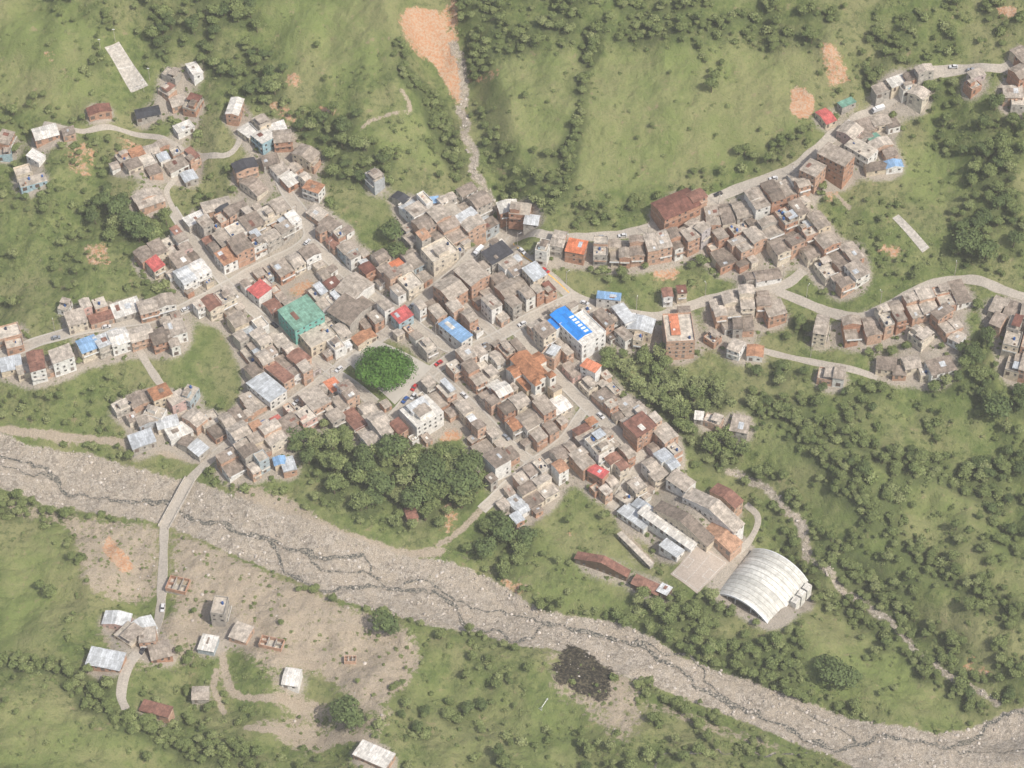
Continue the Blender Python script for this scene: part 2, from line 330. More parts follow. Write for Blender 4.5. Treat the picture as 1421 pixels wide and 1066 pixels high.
def free(cx,cy,a,w,d,bits=1|2|4|8):
    u=_u*w; v=_v*d; x=cx+u*math.cos(a)-v*math.sin(a); y=cy+u*math.sin(a)+v*math.cos(a)
    return float(((look(OCC,x,y)&bits)>0).mean())
def openings(m,x0,x1,y0,y1,z0,h,side,floors,door=False,mat='window_glass'):
    L=(x1-x0) if side in 'SN' else (y1-y0); n_=max(1,int(L/2.9)); hh=h/floors
    for f in range(floors):
        for i in range(n_):
            if R()<.2: continue
            t=(i+.5)/n_*L+U(-.25,.25); hw=U(.38,.65); a=z0+f*hh+1.0; b=a+U(.9,1.2); mt=mat
            if door and f==0 and i%2==0: a=z0+.02; b=z0+2.2; hw=U(.5,1.1); mt='door_paint'
            if b>z0+h-.2: b=z0+h-.25
            for (pr,e,zz0,zz1,mm) in ((.04,0,a,b,mt),(.10,.12,a-.12,a-.02,'concrete')):
                if side=='S': m.box(x0+t-hw-e,x0+t+hw+e,y0-pr,y0+.1,zz0,zz1,mm)
                elif side=='N': m.box(x0+t-hw-e,x0+t+hw+e,y1-.1,y1+pr,zz0,zz1,mm)
                elif side=='W': m.box(x0-pr,x0+.1,y0+t-hw-e,y0+t+hw+e,zz0,zz1,mm)
                else: m.box(x1-.1,x1+pr,y0+t-hw-e,y0+t+hw+e,zz0,zz1,mm)
                if mt=='door_paint': break
def module(m,x0,x1,y0,y1,h,fl,roof,wall,sidewall,detail=True,style=None,open_=('S','N','W','E')):
    base=-5.
    w,d=x1-x0,y1-y0
    if roof in('concrete_roof',) : style=style or 'flat'
    style=style or ('gable' if R()<.5 else 'mono')
    ax='y' if R()<.5 else 'x'
    if style=='mono':
        r=U(.4,1.1); s_=R()<.5; tz=[h,h,h+r,h+r] if s_ else [h+r,h+r,h,h]
        if R()<.4: tz=[h,h+r,h+r,h]
        c=[(x0,y0),(x1,y0),(x1,y1),(x0,y1)]
        m.hexa([(a,b,base) for a,b in c],[(a,b,z) for (a,b),z in zip(c,tz)],wall)
        e=.4; c2=[(x0-.15,y0-e),(x1+.15,y0-e),(x1+.15,y1+e),(x0-.15,y1+e)]
        m.hexa([(a,b,z+.03) for (a,b),z in zip(c2,tz)],[(a,b,z+.15) for (a,b),z in zip(c2,tz)],roof,bot=True)
        for _ in range(2):
            if R()<.28: # patched sheets in another material
                q=pick([('zinc_roof',.4),('rust_roof',.3),('white_roof',.1),('old_fibre_roof',.2)]); u0,v0=U(.1,.6),U(.1,.5); u1,v1=u0+U(.12,.35),v0+U(.25,.45)
                def z_(u,v): return (tz[0]*(1-u)+tz[1]*u)*(1-v)+(tz[3]*(1-u)+tz[2]*u)*v
                cc=[(u0,v0),(u1,v0),(u1,v1),(u0,v1)]; hz=.20+.07*_
                m.hexa([(x0+u*w,y0+v*d,z_(u,v)+.13) for u,v in cc],[(x0+u*w,y0+v*d,z_(u,v)+hz) for u,v in cc],q)
    else:
        m.box(x0,x1,y0,y1,base,h,wall,roof)
        if style=='gable':
            rise=(w if ax=='y' else d)*U(.10,.17); m.gable(x0,x1,y0,y1,h+.06,rise,roof,wall,ax)
        else:
            if R()<.75: m.ring(x0,x1,y0,y1,h+.002,h+U(.35,1.0),.16,wall if R()<.6 else 'concrete')
            if R()<.5:
                tx,ty=U(x0+1.2,x1-1.2),U(y0+1.2,y1-1.2); m.cyl(tx,ty,h,h+1.3,.62,'tank_blue',9,.5)
            if R()<.45 and w>5 and d>5:
                a,b=U(x0+.3,x0+w*.4),U(y0+.3,y0+d*.4); m.box(a,a+w*.42,b,b+d*.42,h,h+2.3,wall,'concrete'); m.gable(a,a+w*.42,b,b+d*.42,h+2.35,.4,pick(ROOFP[:2]),wall)
            if R()<.4:
                for a in (x0+.3,x1-.3):
                    for b in (y0+.3,y1-.3): m.box(a-.13,a+.13,b-.13,b+.13,h,h+U(1,1.6),'concrete')
            for _ in range(random.randrange(4)):
                a,b=U(x0+.5,x1-1.3),U(y0+.5,y1-1.3); m.box(a,a+U(.4,1.1),b,b+U(.4,1.1),h,h+U(.3,1.1),random.choice(['timber','white_wall','tank_blue','door_paint','brick_wall','painted_wall']))
            if R()<.45 and w>5:
                a=x0+w*U(.3,.5); zz=h+2.2; m.hexa([(a,y0+.2,zz),(x1,y0+.2,zz+.3),(x1,y1-.2,zz+.3),(a,y1-.2,zz)],[(a,y0+.2,zz+.1),(x1,y0+.2,zz+.4),(x1,y1-.2,zz+.4),(a,y1-.2,zz+.1)],pick([('zinc_roof',.25),('fibre_cement_roof',.6),('rust_roof',.15)]),bot=True)
                for b in (y0+.4,y1-.4):
                    for q in (a+.2,x1-.25): m.box(q-.07,q+.07,b-.07,b+.07,h,zz+.02,'concrete')
    if wall=='brick_wall' and detail:
        for f in range(1,fl+1):
            z=h*f/fl-.28; m.ring(x0-.03,x1+.03,y0-.03,y1+.03,z,z+.22,.2,'concrete')
    for sd in open_:
        if sd in 'SN' or R()<.65: openings(m,x0,x1,y0,y1,0,h,sd,fl,door=sd in 'SN')
def house(cx,cy,a,w,d,st=None,roof=None,wall=None,name=None,single=False,style=None,mark=True):
    global HOUSES
    st=st or (1 if R()<.45 else 2 if R()<.75 else 3); m=MB(); wall=wall or pick(WALLP); rf=roof or pick(ROOFP); fh=2.75
    if single or d<9.5: parts=[(-d/2,d/2)]
    else:
        k=U(.4,.62)*d-d/2; parts=[(-d/2,k),(k,d/2)]
        if d>16: k2=k+U(.35,.6)*(d/2-k); parts=[(-d/2,k),(k,k2),(k2,d/2)]
    main=random.randrange(len(parts))
    for i,(y0,y1) in enumerate(parts):
        s_=st if i==main or R()<.5 else max(1,st-1); r_=rf if (R()<.65 or single or roof) else pick(ROOFP[:4]); ww=w if i==main or single or R()<.6 else w*U(.75,.95)
        op=['W','E']
        if i==0: op.append('S')
        if i==len(parts)-1: op.append('N')
        wl=wall if R()<.75 or single else pick(WALLP)
        x0=-w/2+ (0 if R()<.5 else w-ww)
        module(m,x0,x0+ww,y0,y1,s_*fh+U(-.1,.3)+i*.013,s_,r_,wl,wl,style=style,open_=op)
    if st>=2 and R()<.55 and not style:
        for sgn in ((-1,) if R()<.6 else (-1,1)):
            z=fh; y=parts[0][0] if sgn<0 else parts[-1][1]; y0,y1=(y-1.0,y-.01) if sgn<0 else (y+.01,y+1.0)
            m.box(-w/2+.4,w/2-.4,y0,y1,z-.02,z+.14,'concrete',bot=True); m.box(-w/2+.4,w/2-.4,(y0 if sgn<0 else y1-.08),(y0+.08 if sgn<0 else y1),z+.14,z+.95,random.choice(['white_wall','steel_white',wall]))
    c=foot(cx,cy,a,w,d); zs=[float(H(*p)) for p in c]; z=.4*max(zs)+.6*sum(zs)/4+.15
    nm=name or {'brick_wall':'brick_house','white_wall':'whitewashed_house','cream_wall':'cream_house','grey_plaster_wall':'plastered_house','painted_wall':'painted_house'}.get(wall,'house')
    HOUSES+=1
    if mark: occ_poly(foot(cx,cy,a,w,d,.97),1)
    return m.obj(nm,(cx,cy,z),a)
def try_house(cx,cy,a,w,d,th=.06,**kw):
    for k in range(14):
        s1=1-.03*k; ww,dd=w*s1,d*s1; x,y=(cx,cy) if k==0 else (cx+U(-.28,.28)*k,cy+U(-.28,.28)*k)
        if ww<3.2 or dd<3.4: return None
        if free(x,y,a,ww,dd)<=th: return house(x,y,a,ww,dd,**kw)
    return None
def at(px,py,angd,w,d,st=1,**kw):
    x,y=G(px,py,(st*2.75+.5)); return house(float(x),float(y),math.radians(angd),w,d,st=st,single=kw.pop('single',True),**kw)
# ----- reserved open places
PLAZA=GW('478,500 515,468 570,478 600,510 575,545 548,562 505,540'); occ_poly(PLAZA,8)
for s in ['380,398 435,380 447,405 405,425','470,268 555,268 560,330 545,350 500,335 470,300','600,590 645,588 648,618 600,620','258,440 300,445 335,490 340,520 300,560 262,540 250,480','935,795 968,752 1012,780 968,825']: occ_poly(GW(s),8)
# ----- landmark buildings
at(418,436,35,16,15,3,roof='green_roof',wall='green_wall',name='green_market_hall',style='mono')
at(440,464,35,14,12,2,roof='concrete_roof',wall='cream_wall',name='parish_hall',style='flat')
at(487,428,-40,14,17,2,roof='old_fibre_roof',wall='grey_plaster_wall',name='warehouse',style='gable')
at(492,398,-40,12,14,2,roof='fibre_cement_roof',wall='white_wall',name='warehouse',style='gable')
at(505,468,35,10,6,1,roof='clay_tile_roof',wall='cream_wall',style='gable')
at(558,437,35,8,7,2,roof='red_roof',wall='painted_wall',style='mono')
at(360,402,-45,8,8,2,roof='red_roof',wall='white_wall',style='mono')
at(632,459,-48,16,6.5,2,roof='pale_blue_roof',wall='white_wall',name='blue_roofed_house',style='mono')
at(610,350,35,14,11,2,roof='concrete_roof',wall='cream_wall',style='flat')
at(655,380,-50,13,11,3,roof='fibre_cement_roof',wall='brick_wall',style='gable')
at(625,400,-50,12,11,3,roof='fibre_cement_roof',wall='brick_wall',style='gable')
at(690,352,35,12,9,2,roof='black_roof',wall='grey_plaster_wall',style='mono')
at(710,400,35,13,9,2,roof='fibre_cement_roof',wall='brick_wall',style='gable')
at(370,538,-45,16,10,2,roof='zinc_roof',wall='white_wall',style='mono',name='zinc_roofed_shed')
at(388,517,-45,13,6,2,roof='rust_roof',wall='brick_wall',style='mono')
at(415,495,-45,9,7,2,roof='rust_roof',wall='brick_wall',style='gable')
at(437,553,35,10,12,2,roof='fibre_cement_roof',wall='brick_wall')
at(585,572,38,15,13,3,roof='white_roof',wall='white_wall',name='town_hall',style='flat')
at(580,563,38,9,5,4,roof='zinc_roof',wall='white_wall',name='town_hall_penthouse',style='mono',mark=False)
at(938,286,30,20,12,2,roof='rust_roof',wall='brick_wall',name='school_hall',style='gable')
at(967,272,30,8,6,2,roof='rust_roof',wall='brick_wall')
at(800,342,-14,9,9,2,roof='orange_roof',wall='brick_wall',style='mono')
at(942,455,4,13,17,4,roof='concrete_roof',wall='brick_wall',name='apartment_building',style='flat')
at(936,450,4,4,13,4,roof='orange_roof',wall='brick_wall',name='apartment_roof_annex',style='mono',mark=False)
at(1160,218,-38,15,9,4,roof='fibre_cement_roof',wall='brick_wall',name='apartment_building',style='mono')
at(1128,234,-38,9,9,3,roof='fibre_cement_roof',wall='brick_wall')
at(888,590,38,11,10,3,roof='rust_roof',wall='brick_wall',name='brick_apartment_building',style='mono')
at(1146,162,30,6,9,1,roof='red_roof',wall='cream_wall',style='gable')
at(1175,143,30,8,4,1,roof='green_roof',wall='grey_plaster_wall',style='mono')
at(845,411,-8,11,4.5,2,roof='pale_blue_roof',wall='white_wall',style='mono')
at(866,436,-60,12,6,2,roof='zinc_roof',wall='white_wall',style='mono')
at(890,450,-15,11,9,2,roof='zinc_roof',wall='cream_wall',style='gable')
at(820,508,-35,8,5,3,roof='orange_roof',wall='white_wall',style='mono')
at(765,490,-30,7,7,2,roof='concrete_roof',wall='brick_wall')
at(830,655,-35,8,5,2,roof='red_roof',wall='brick_wall',style='mono')
def clinic():
    x,y=G(806,452,10.); m=MB(); 
    m.box(-7,7,-9.5,7,-5,9,'white_wall','white_roof'); m.ring(-7,7,-9.5,7,9.01,9.7,.2,'white_wall')
    for sd in 'SNWE': openings(m,-7,7,-9.5,7,0,9,sd,3,True)
    m.gable(-6.5,1.6,-6,14,9.4,1.0,'blue_roof','white_wall','y'); m.box(-6.5,1.6,7.01,14,-5,9.3,'white_wall','white_wall')
    m.box(-9.5,-6.52,6,13,-5,8.2,'white_wall','blue_roof')
    for i in range(6): m.hexa([(-1.4,-4.6+i*2.1,10.1),(.9,-4.6+i*2.1,9.75),(.9,-3.5+i*2.1,9.75),(-1.4,-3.5+i*2.1,10.1)],[(-1.4,-4.6+i*2.1,10.4),(.9,-4.6+i*2.1,10.0),(.9,-3.5+i*2.1,10.0),(-1.4,-3.5+i*2.1,10.4)],'steel_white')
    a=math.radians(38); occ_poly(foot(float(x),float(y),a,17,26),1); m.obj('clinic_building',(float(x),float(y),float(H(x,y))+.3),a)
clinic()
def church():
    x,y=G(735,510,8.); m=MB(); a=math.radians(35)
    m.box(-4.4,4.4,-10,9,-5,8,'white_wall'); m.gable(-4.4,4.4,-10,9,8.05,2.0,'clay_tile_roof','white_wall','y')
    m.box(-9,9,-.5,5.5,-5,7.0,'white_wall'); m.gable(-9,9,-.5,5.5,7.06,1.5,'clay_tile_roof','white_wall','x')
    m.box(-8,-4.41,-9,-.51,-5,5,'cream_wall','clay_tile_roof'); m.box(4.41,8,-9,-.51,-5,5,'cream_wall','concrete_roof')
    for s_ in (-1,1):
        m.box(s_*4-1.7,s_*4+1.7,-12.5,-9.2,-5,10.5,'white_wall','concrete'); o=len(m.v)
        m.v+=[(s_*4-1.9,-12.7,10.5),(s_*4+1.9,-12.7,10.5),(s_*4+1.9,-9.0,10.5),(s_*4-1.9,-9.0,10.5),(s_*4,-10.85,12.6)]
        for q in ((0,1),(1,2),(2,3),(3,0)): m.face([o+q[0],o+q[1],o+4],'clay_tile_roof')
        m.box(s_*4-.6,s_*4+.6,-12.56,-12.4,7.2,9.2,'window_glass')
    m.box(-1.2,1.2,-10.06,-9.9,0,3.2,'door_paint'); m.cyl(0,5.2,-10.08,-9.9,.9,'window_glass',12,axis='y')
    for sd in 'WE': openings(m,-9,9,-.5,5.5,0,7,sd,2)
    openings(m,-8,8,-9,-.5,0,5,'W',1); openings(m,-8,8,-9,-.5,0,5,'E',1)
    occ_poly(foot(float(x),float(y),a,18,22),1); m.obj('church',(float(x),float(y),float(H(x,y))+.4),a)
church()
def sports():
    x,y=G(1057,811,5.); a=math.radians(-37); m=MB(); W,L=14.2,14.8; n_=22; z0=1.4; rise=6.6
    Rr=(W*W+rise*rise)/(2*rise); th=math.asin(W/Rr)
    arc=[(Rr*math.sin(t),z0+rise-Rr+Rr*math.cos(t)) for t in np.linspace(-th,th,n_+1)]
    bays=12
    for j in range(bays):
        ya=-L+2*L*j/bays; yb=-L+2*L*(j+1)/bays
        for i in range(n_):
            o=len(m.v); p,q=arc[i],arc[i+1]; m.v+=[(p[0],ya+.12,p[1]),(q[0],ya+.12,q[1]),(q[0],yb-.12,q[1]),(p[0],yb-.12,p[1])]; m.face([o,o+1,o+2,o+3],'vault_roof')
            o=len(m.v); m.v+=[(p[0],yb-.12,p[1]),(q[0],yb-.12,q[1]),(q[0],yb,q[1]-.12),(p[0],yb,p[1]-.12),(q[0],yb+.12,q[1]),(p[0],yb+.12,p[1])]
            m.face([o,o+1,o+2,o+3],'concrete'); m.face([o+3,o+2,o+4,o+5],'concrete')
    for ya in (-L-.25,L-.05):
        for i in range(n_):
            p,q=arc[i],arc[i+1]; p2,q2=(p[0]*.96,p[1]-.8),(q[0]*.96,q[1]-.8); o=len(m.v)
            m.v+=[(p[0],ya,p[1]+.1),(q[0],ya,q[1]+.1),(q2[0],ya,q2[1]),(p2[0],ya,p2[1])]+[(p[0],ya+.4,p[1]+.1),(q[0],ya+.4,q[1]+.1),(q2[0],ya+.4,q2[1]),(p2[0],ya+.4,p2[1])]
            for f in ((0,1,2,3),(7,6,5,4),(0,4,5,1),(3,2,6,7)): m.face([o+k for k in f],'steel_white')
    for s_ in (-1,1):
        for k in range(7):
            yy=-L+.6+k*(2*L-1.2)/6; m.box(s_*W-.3,s_*W+.3,yy-.3,yy+.3,-4,z0+.2,'concrete')
        for k in range(4): m.box(*(sorted((s_*(W-1.2-k*.9),s_*(W-1.2)))),-L+2,L-2,-3,.4+(3-k)*.35,'concrete')
    m.box(-W+4.5,W-4.5,-L+1,L-1,-4,.15,'court_concrete')
    for k in range(3): m.box(W+.4,W+3.2,-L+15+k*4.6,-L+18.6+k*4.6,-4,3.8-k*.3,'white_wall','white_roof')
    for ya in (-L+.4,L-.4):
        for xx in (-8,-4,4,8): m.box(xx-.15,xx+.15,ya-.15,ya+.15,-3,z0+rise-.8-(Rr-math.sqrt(Rr*Rr-xx*xx))*1.02,'steel_white')
    occ_poly(foot(float(x),float(y),a,33,30),1); m.obj('sports_hall',(float(x),float(y),float(H(x,y))+1.2),a)
sports()
SA=-42
at(927,735,SA,30,5.5,1,roof='white_roof',wall='white_wall',name='school_building',style='gable')
at(950,722,SA,30,6,2,roof='old_fibre_roof',wall='cream_wall',name='school_building',style='gable')
at(945,668,SA,11,7,2,roof='fibre_cement_roof',wall='white_wall',name='school_building',style='gable')
at(990,706,SA,29,7,2,roof='fibre_cement_roof',wall='white_wall',name='school_building',style='gable')
at(1002,746,SA,16,8,1,roof='clay_tile_roof',wall='brick_wall',name='school_building',style='gable')
at(1008,690,SA,14,6,2,roof='rust_roof',wall='brick_wall',name='school_building',style='gable')
at(882,716,SA,15,7,1,roof='zinc_roof',wall='white_wall',name='school_building',style='mono')
at(893,705,SA,10,5,1,roof='zinc_roof',wall='white_wall',name='school_building',style='gable')
at(932,762,SA,10,5,1,roof='zinc_roof',wall='white_wall',name='school_building',style='mono')
at(866,690,SA,7,5,1,roof='concrete_roof',wall='grey_plaster_wall')
at(882,762,-52,22,1.8,1,roof='concrete_roof',wall='grey_plaster_wall',name='retaining_terrace',style='gable')
at(836,782,-24,24,4,1,roof='rust_roof',wall='timber',name='long_shed',style='gable')
at(898,811,-30,13,5,1,roof='rust_roof',wall='timber',name='long_shed',style='gable')
at(922,818,-30,5,5,1,roof='zinc_roof',wall='timber',name='small_shed',style='mono')
RC=dict(f='fibre_cement_roof',o='old_fibre_roof',c='concrete_roof',z='zinc_roof',r='rust_roof',t='clay_tile_roof',w='white_roof',k='black_roof',n='orange_roof',g='green_roof',d='red_roof',b='pale_blue_roof')
EX='''63,183,20,12,8,1,w;50,218,50,5,8,1,w;32,238,20,8,6,1,c;45,250,20,13,6,1,c;95,183,20,6,5,1,o;8,192,80,9,6,2,f;6,212,10,7,6,1,c;137,151,18,11,6,1,r;205,157,18,12,6,1,k;238,103,-30,8,6,1,c;232,124,-40,7,6,1,c;270,98,-60,9,5,1,w;247,140,20,8,7,1,f;268,145,70,9,7,1,c;255,177,30,9,6,1,w;173,217,30,8,6,1,c;205,208,20,11,6,1,f;190,212,30,7,6,1,t;245,229,35,10,7,1,f;265,220,35,6,9,1,c;224,200,30,6,5,1,f;326,150,80,12,6,2,w;345,180,-50,9,7,1,w;362,168,-50,8,6,2,c;366,190,-50,9,8,2,w;392,190,10,9,8,2,f;385,178,20,8,6,1,w;425,215,-30,11,8,2,f;430,225,-30,9,6,1,c;375,222,20,8,6,1,o;340,231,20,11,7,2,k;352,258,-45,13,7,1,o;206,275,30,13,10,1,f;404,250,40,8,7,1,w;435,260,-30,9,6,2,t;388,235,40,7,7,1,f;520,245,-50,8,6,2,c;556,275,-40,7,5,1,k;648,266,35,9,5,1,o;300,285,20,14,7,1,f;272,304,30,11,7,1,w;330,288,30,9,6,1,o;310,292,25,7,6,1,k;440,296,-45,9,6,1,f;458,312,-45,9,7,1,o;603,278,10,4,3,1,b;
705,292,10,9,8,2,w;722,298,-10,10,8,2,c;738,308,-10,7,6,1,z;775,332,-14,6,10,2,f;
10,462,20,12,8,1,c;20,478,20,8,6,1,c;90,425,70,6,5,1,c;105,440,20,9,8,2,f;140,440,20,11,6,1,r;175,428,25,13,9,1,w;205,425,20,9,8,2,f;228,418,20,9,8,2,f;122,478,25,9,8,2,b;150,470,25,12,8,2,z;165,468,25,9,9,2,w;195,462,25,11,8,2,f;222,465,20,9,9,2,o;243,455,20,9,9,2,f;15,505,20,10,7,1,z;50,500,15,7,12,3,r;85,492,20,10,8,3,f;70,510,20,7,6,1,o;35,512,20,8,6,1,c;
170,562,30,9,6,1,c;195,553,30,10,8,1,o;222,545,30,9,8,2,t;245,552,30,8,7,2,f;262,545,70,9,6,2,c;215,572,-20,9,6,1,c;232,585,20,10,6,1,z;205,582,20,9,6,1,f;248,597,30,11,7,1,w;270,580,-40,9,7,2,f;197,610,20,11,8,1,z;275,622,-40,8,6,1,z;258,612,60,6,5,1,o;290,582,30,9,8,1,c;
400,645,15,6,8,1,z;388,640,15,5,5,1,b;332,598,35,9,8,2,f;
990,583,-25,8,5,1,c;1027,590,-15,8,9,1,f;970,577,-10,4,4,1,w;1048,487,-10,7,7,1,t;1140,452,80,11,6,3,f;1146,520,-10,7,7,1,c;1165,517,-10,5,7,2,f;1230,506,-10,9,7,1,o;1265,503,10,8,7,1,f;1305,510,20,12,8,1,o;1285,515,10,6,5,1,c;1248,515,0,6,5,1,o;1278,465,-50,9,8,1,c;1328,468,-40,6,6,1,f;
163,862,-8,11,7,1,z;147,916,-12,15,8,1,z;180,880,-35,10,9,1,c;200,872,30,9,8,1,z;205,884,0,7,7,2,f;222,903,15,9,8,1,f;289,893,-8,7,8,1,w;305,842,80,9,6,3,c;335,877,-20,8,8,1,f;405,941,-10,7,8,1,w;278,962,5,7,6,1,f;217,986,-15,13,5,1,r;519,1046,-28,15,8,1,w;570,712,-70,6,5,1,r;
1355,103,20,7,5,1,f;1350,118,30,6,6,1,c;1405,130,0,9,8,1,f;1416,142,0,9,7,1,c;1416,100,30,8,8,2,f;1418,78,30,7,10,1,f;1275,130,-40,8,7,2,f;1260,122,20,8,6,1,c;1225,125,20,9,6,1,f;1245,115,20,9,6,1,w;1265,108,20,7,5,1,o;1283,97,20,8,5,2,f;
1180,180,-40,9,9,2,f;1200,175,20,9,8,1,o;1222,168,20,9,7,1,f;1238,172,20,6,6,1,o;1195,205,-40,14,8,2,c;1222,200,20,10,6,1,f;1218,230,10,12,5,1,o;1240,228,10,8,5,1,b;1198,188,20,8,5,1,o;1235,212,20,6,5,1,o;1213,192,30,6,5,1,g;
1065,382,10,12,6,1,o;1045,383,10,8,5,1,o;1075,430,15,9,8,2,f'''
for t in EX.replace('\n','').split(';'):
    q=t.split(',')
    x_,y_,a_,w_,d_,s_=map(float,q[:6]); at(x_,y_,a_+U(-4,4),w_,d_,int(s_),roof=RC[q[6]],single=(d_<9))
def row(s,ang_off,depth,lot,sts,roofs=None,walls=None,dz=5.):
    pts=smooth(GW(s,dz),1.0); A=np.array(pts); L=np.concatenate([[0],np.cumsum(np.hypot(*np.diff(A,axis=0).T))]); u=0
    while u<L[-1]-2:
        w=U(*lot); m_=min(u+w/2,L[-1]); i=min(np.searchsorted(L,m_),len(A)-2); T=A[i+1]-A[i]; a=math.atan2(T[1],T[0])
        try_house(A[i][0],A[i][1],a+math.radians(ang_off),w-.15,U(*depth),.12,st=random.choice(sts),roof=pick(roofs) if roofs else None,wall=pick(walls) if walls else None); u+=w
BR=[('brick_wall',.55),('white_wall',.17),('cream_wall',.16),('grey_plaster_wall',.12)]
FR=[('fibre_cement_roof',.5),('old_fibre_roof',.28),('concrete_roof',.22)]
row('726,338 760,346 790,348',0,(9,12),(5.5,7.5),(2,2,3),FR,BR)
row('822,346 850,348 900,345 950,332 972,316',0,(10,12),(5,7),(2,3),FR,BR)
row('978,300 1030,288 1085,262 1120,245',0,(10,13),(6,8),(1,2),FR,BR)
row('990,262 1060,238 1100,222',0,(5,6),(6,8),(1,1),FR)
row('905,416 958,412',0,(8,10),(6,8),(2,2),[('rust_roof',1)],BR)
row('980,430 1030,418 1088,412',0,(12,16),(6,8),(2,2,3),FR,BR)
row('975,468 1000,450 1040,445',0,(8,10),(6,8),(1,2),FR,BR)
row('1065,480 1110,488 1155,495',0,(6,8),(6,8),(1,1,2),FR)
row('1010,478 1050,492',0,(6,8),(6,8),(1,2),FR)
row('1170,458 1210,450 1245,435 1290,415 1335,402',0,(11,14),(6,8),(1,2,2),FR,BR)
row('1235,420 1270,398 1325,388',0,(8,10),(6,8),(1,2),FR,BR)
row('1300,428 1318,448 1335,470',0,(8,10),(6,8),(1,2,3),FR,BR)
row('1375,415 1421,432 1470,440',0,(9,11),(6,8),(1,2),FR,BR)
row('1380,440 1421,455 1470,460',0,(9,11),(6,8),(1,2),FR,BR)
row('1392,470 1440,480',0,(9,11),(6,8),(1,2),FR,BR); row('1395,500 1440,510',0,(9,11),(6,8),(1,2),FR,BR)
def fill(s,angd,lot=(5.5,8.5),depth=(9,14),sts=(1,2,2,3),roofs=None,walls=None,th=.05):
    pw=GW(s,5.); a=math.radians(angd); c=np.array([rot(x,y,-a) for x,y in pw]); v=c[:,1].min(); 
    while v<c[:,1].max():
        dd=U(*depth); u=c[:,0].min()+U(-3,0)
        while u<c[:,0].max():
            w=U(*lot); x,y=rot(u+w/2,v+dd/2,a)
            if bool(pip(np.array(x),np.array(y),pw)): try_house(x,y,a+math.radians(U(-2,2)),w-.1,dd*U(.92,.995),th,st=random.choice(sts),roof=pick(roofs) if roofs else None,wall=pick(walls) if walls else None)
            u+=w
        v+=dd
TOWN='245,322 300,305 345,292 402,282 432,292 470,325 490,345 545,366 570,340 558,282 620,276 686,280 712,305 712,335 765,385 805,400 860,410 890,440 872,462 840,475 802,492 834,512 876,556 938,598 944,640 908,672 862,704 805,655 775,632 772,682 720,716 684,694 684,645 655,605 600,603 540,598 512,606 455,576 420,582 396,606 345,656 305,645 286,600 338,566 348,520 322,490 306,452 262,414 240,370'
fill(TOWN,35,(6,10),(9,14),(1,2,2,2,3),th=.04); fill(TOWN,35,(5.5,8),(8,11),(1,2,2,3),th=.05)
fill(TOWN,35,(4.5,6),(5,7),(1,1,2),th=.06); fill(TOWN,-52,(4.2,5),(4.5,6),(1,1),th=.07); fill(TOWN,35,(3.5,4.5),(3.6,5),(1,1),th=.08)
EAST='985,300 1080,255 1112,258 1125,300 1185,345 1205,382 1180,398 1138,378 1100,342 1060,348 1020,368 992,348'
fill(EAST,28,(6,9),(9,12),(1,2,2),FR,BR); fill(EAST,28,(4.5,6),(5,7),(1,1),FR,BR); fill(EAST,-60,(4,5),(4,6),(1,1),FR,BR)
fill('905,425 965,425 975,490 930,490 905,470',4,(6,8),(8,10),(2,2),FR,BR)
fill('800,395 870,405 905,430 905,470 870,470 850,440',-12,(6,8),(7,9),(1,2),FR,BR)
fill('245,300 340,285 335,310 250,318',30,(6,8),(8,10),(1,1))
fill('335,205 430,225 440,270 405,292 380,250',40,(6,8),(7,9),(1,2),th=.1)
fill('195,352 250,330 250,380 215,372',35,(6,8),(7,9),(1,2))
fill('80,425 240,405 250,440 120,465',22,(6,9),(8,10),(1,2)); fill('110,462 250,448 255,480 120,495',22,(6,9),(8,10),(1,2)); fill('160,560 250,535 275,590 300,600 300,640 260,625 215,600 160,575',28,(5,8),(6,8),(1,1,2),th=.05)
fill('150,210 215,195 285,215 275,245 230,240 160,232',28,(6,8),(6,8),(1,1)); fill('425,290 480,318 470,330 430,300',-45,(6,8),(7,9),(1,1))
print('HOUSES',HOUSES)
mHB=blur((OCC&1)>0,5,2); mT=np.clip(mHB*2.8,0,1).astype(np.float32)
# ------------------------------------------------------------------ courts
def drape(name,corners,mat,dz=.16,n_=14,lines=None):
    c=GW(corners) if isinstance(corners,str) else corners; m=MB(); c=[np.array(p) for p in c]
    def pt(s,t,z): p=(c[0]*(1-s)+c[1]*s)*(1-t)+(c[3]*(1-s)+c[2]*s)*t; return (p[0],p[1],float(H(p[0],p[1]))+z)
    def patch(s0,s1,t0,t1,z,mt,k1,k2):
        o=len(m.v)
        for i in range(k1+1):
            for j in range(k2+1): m.v.append(pt(s0+(s1-s0)*i/k1,t0+(t1-t0)*j/k2,z))
        for i in range(k1):
            for j in range(k2):
                a=o+i*(k2+1)+j; m.face([a,a+k2+1,a+k2+2,a+1],mt)
    patch(0,1,0,1,dz,mat,n_,n_)
    for (s0,s1,t0,t1) in (lines or []): patch(s0,s1,t0,t1,dz+.03,'line_paint',12,12)
    occ_poly([tuple(p) for p in c],8); return m.obj(name)
LN=[(.05,.95,.05,.06),(.05,.95,.94,.95),(.05,.06,.06,.94),(.94,.95,.06,.94),(.06,.94,.495,.505),(.38,.39,.06,.25),(.61,.62,.06,.25),(.38,.62,.25,.26),(.38,.39,.75,.94),(.61,.62,.75,.94),(.38,.62,.74,.75)]
drape('school_court','930,797 966,755 1012,781 968,825','court_concrete',lines=LN)
drape('basketball_court','145,66 165,58 206,119 182,129','concrete',lines=LN)
drape('concrete_slab','1238,303 1247,298 1290,344 1280,351','concrete',lines=LN[:4])
drape('plaza_paving',[PLAZA[0],PLAZA[1],PLAZA[3],PLAZA[5]],'pavement_slab')
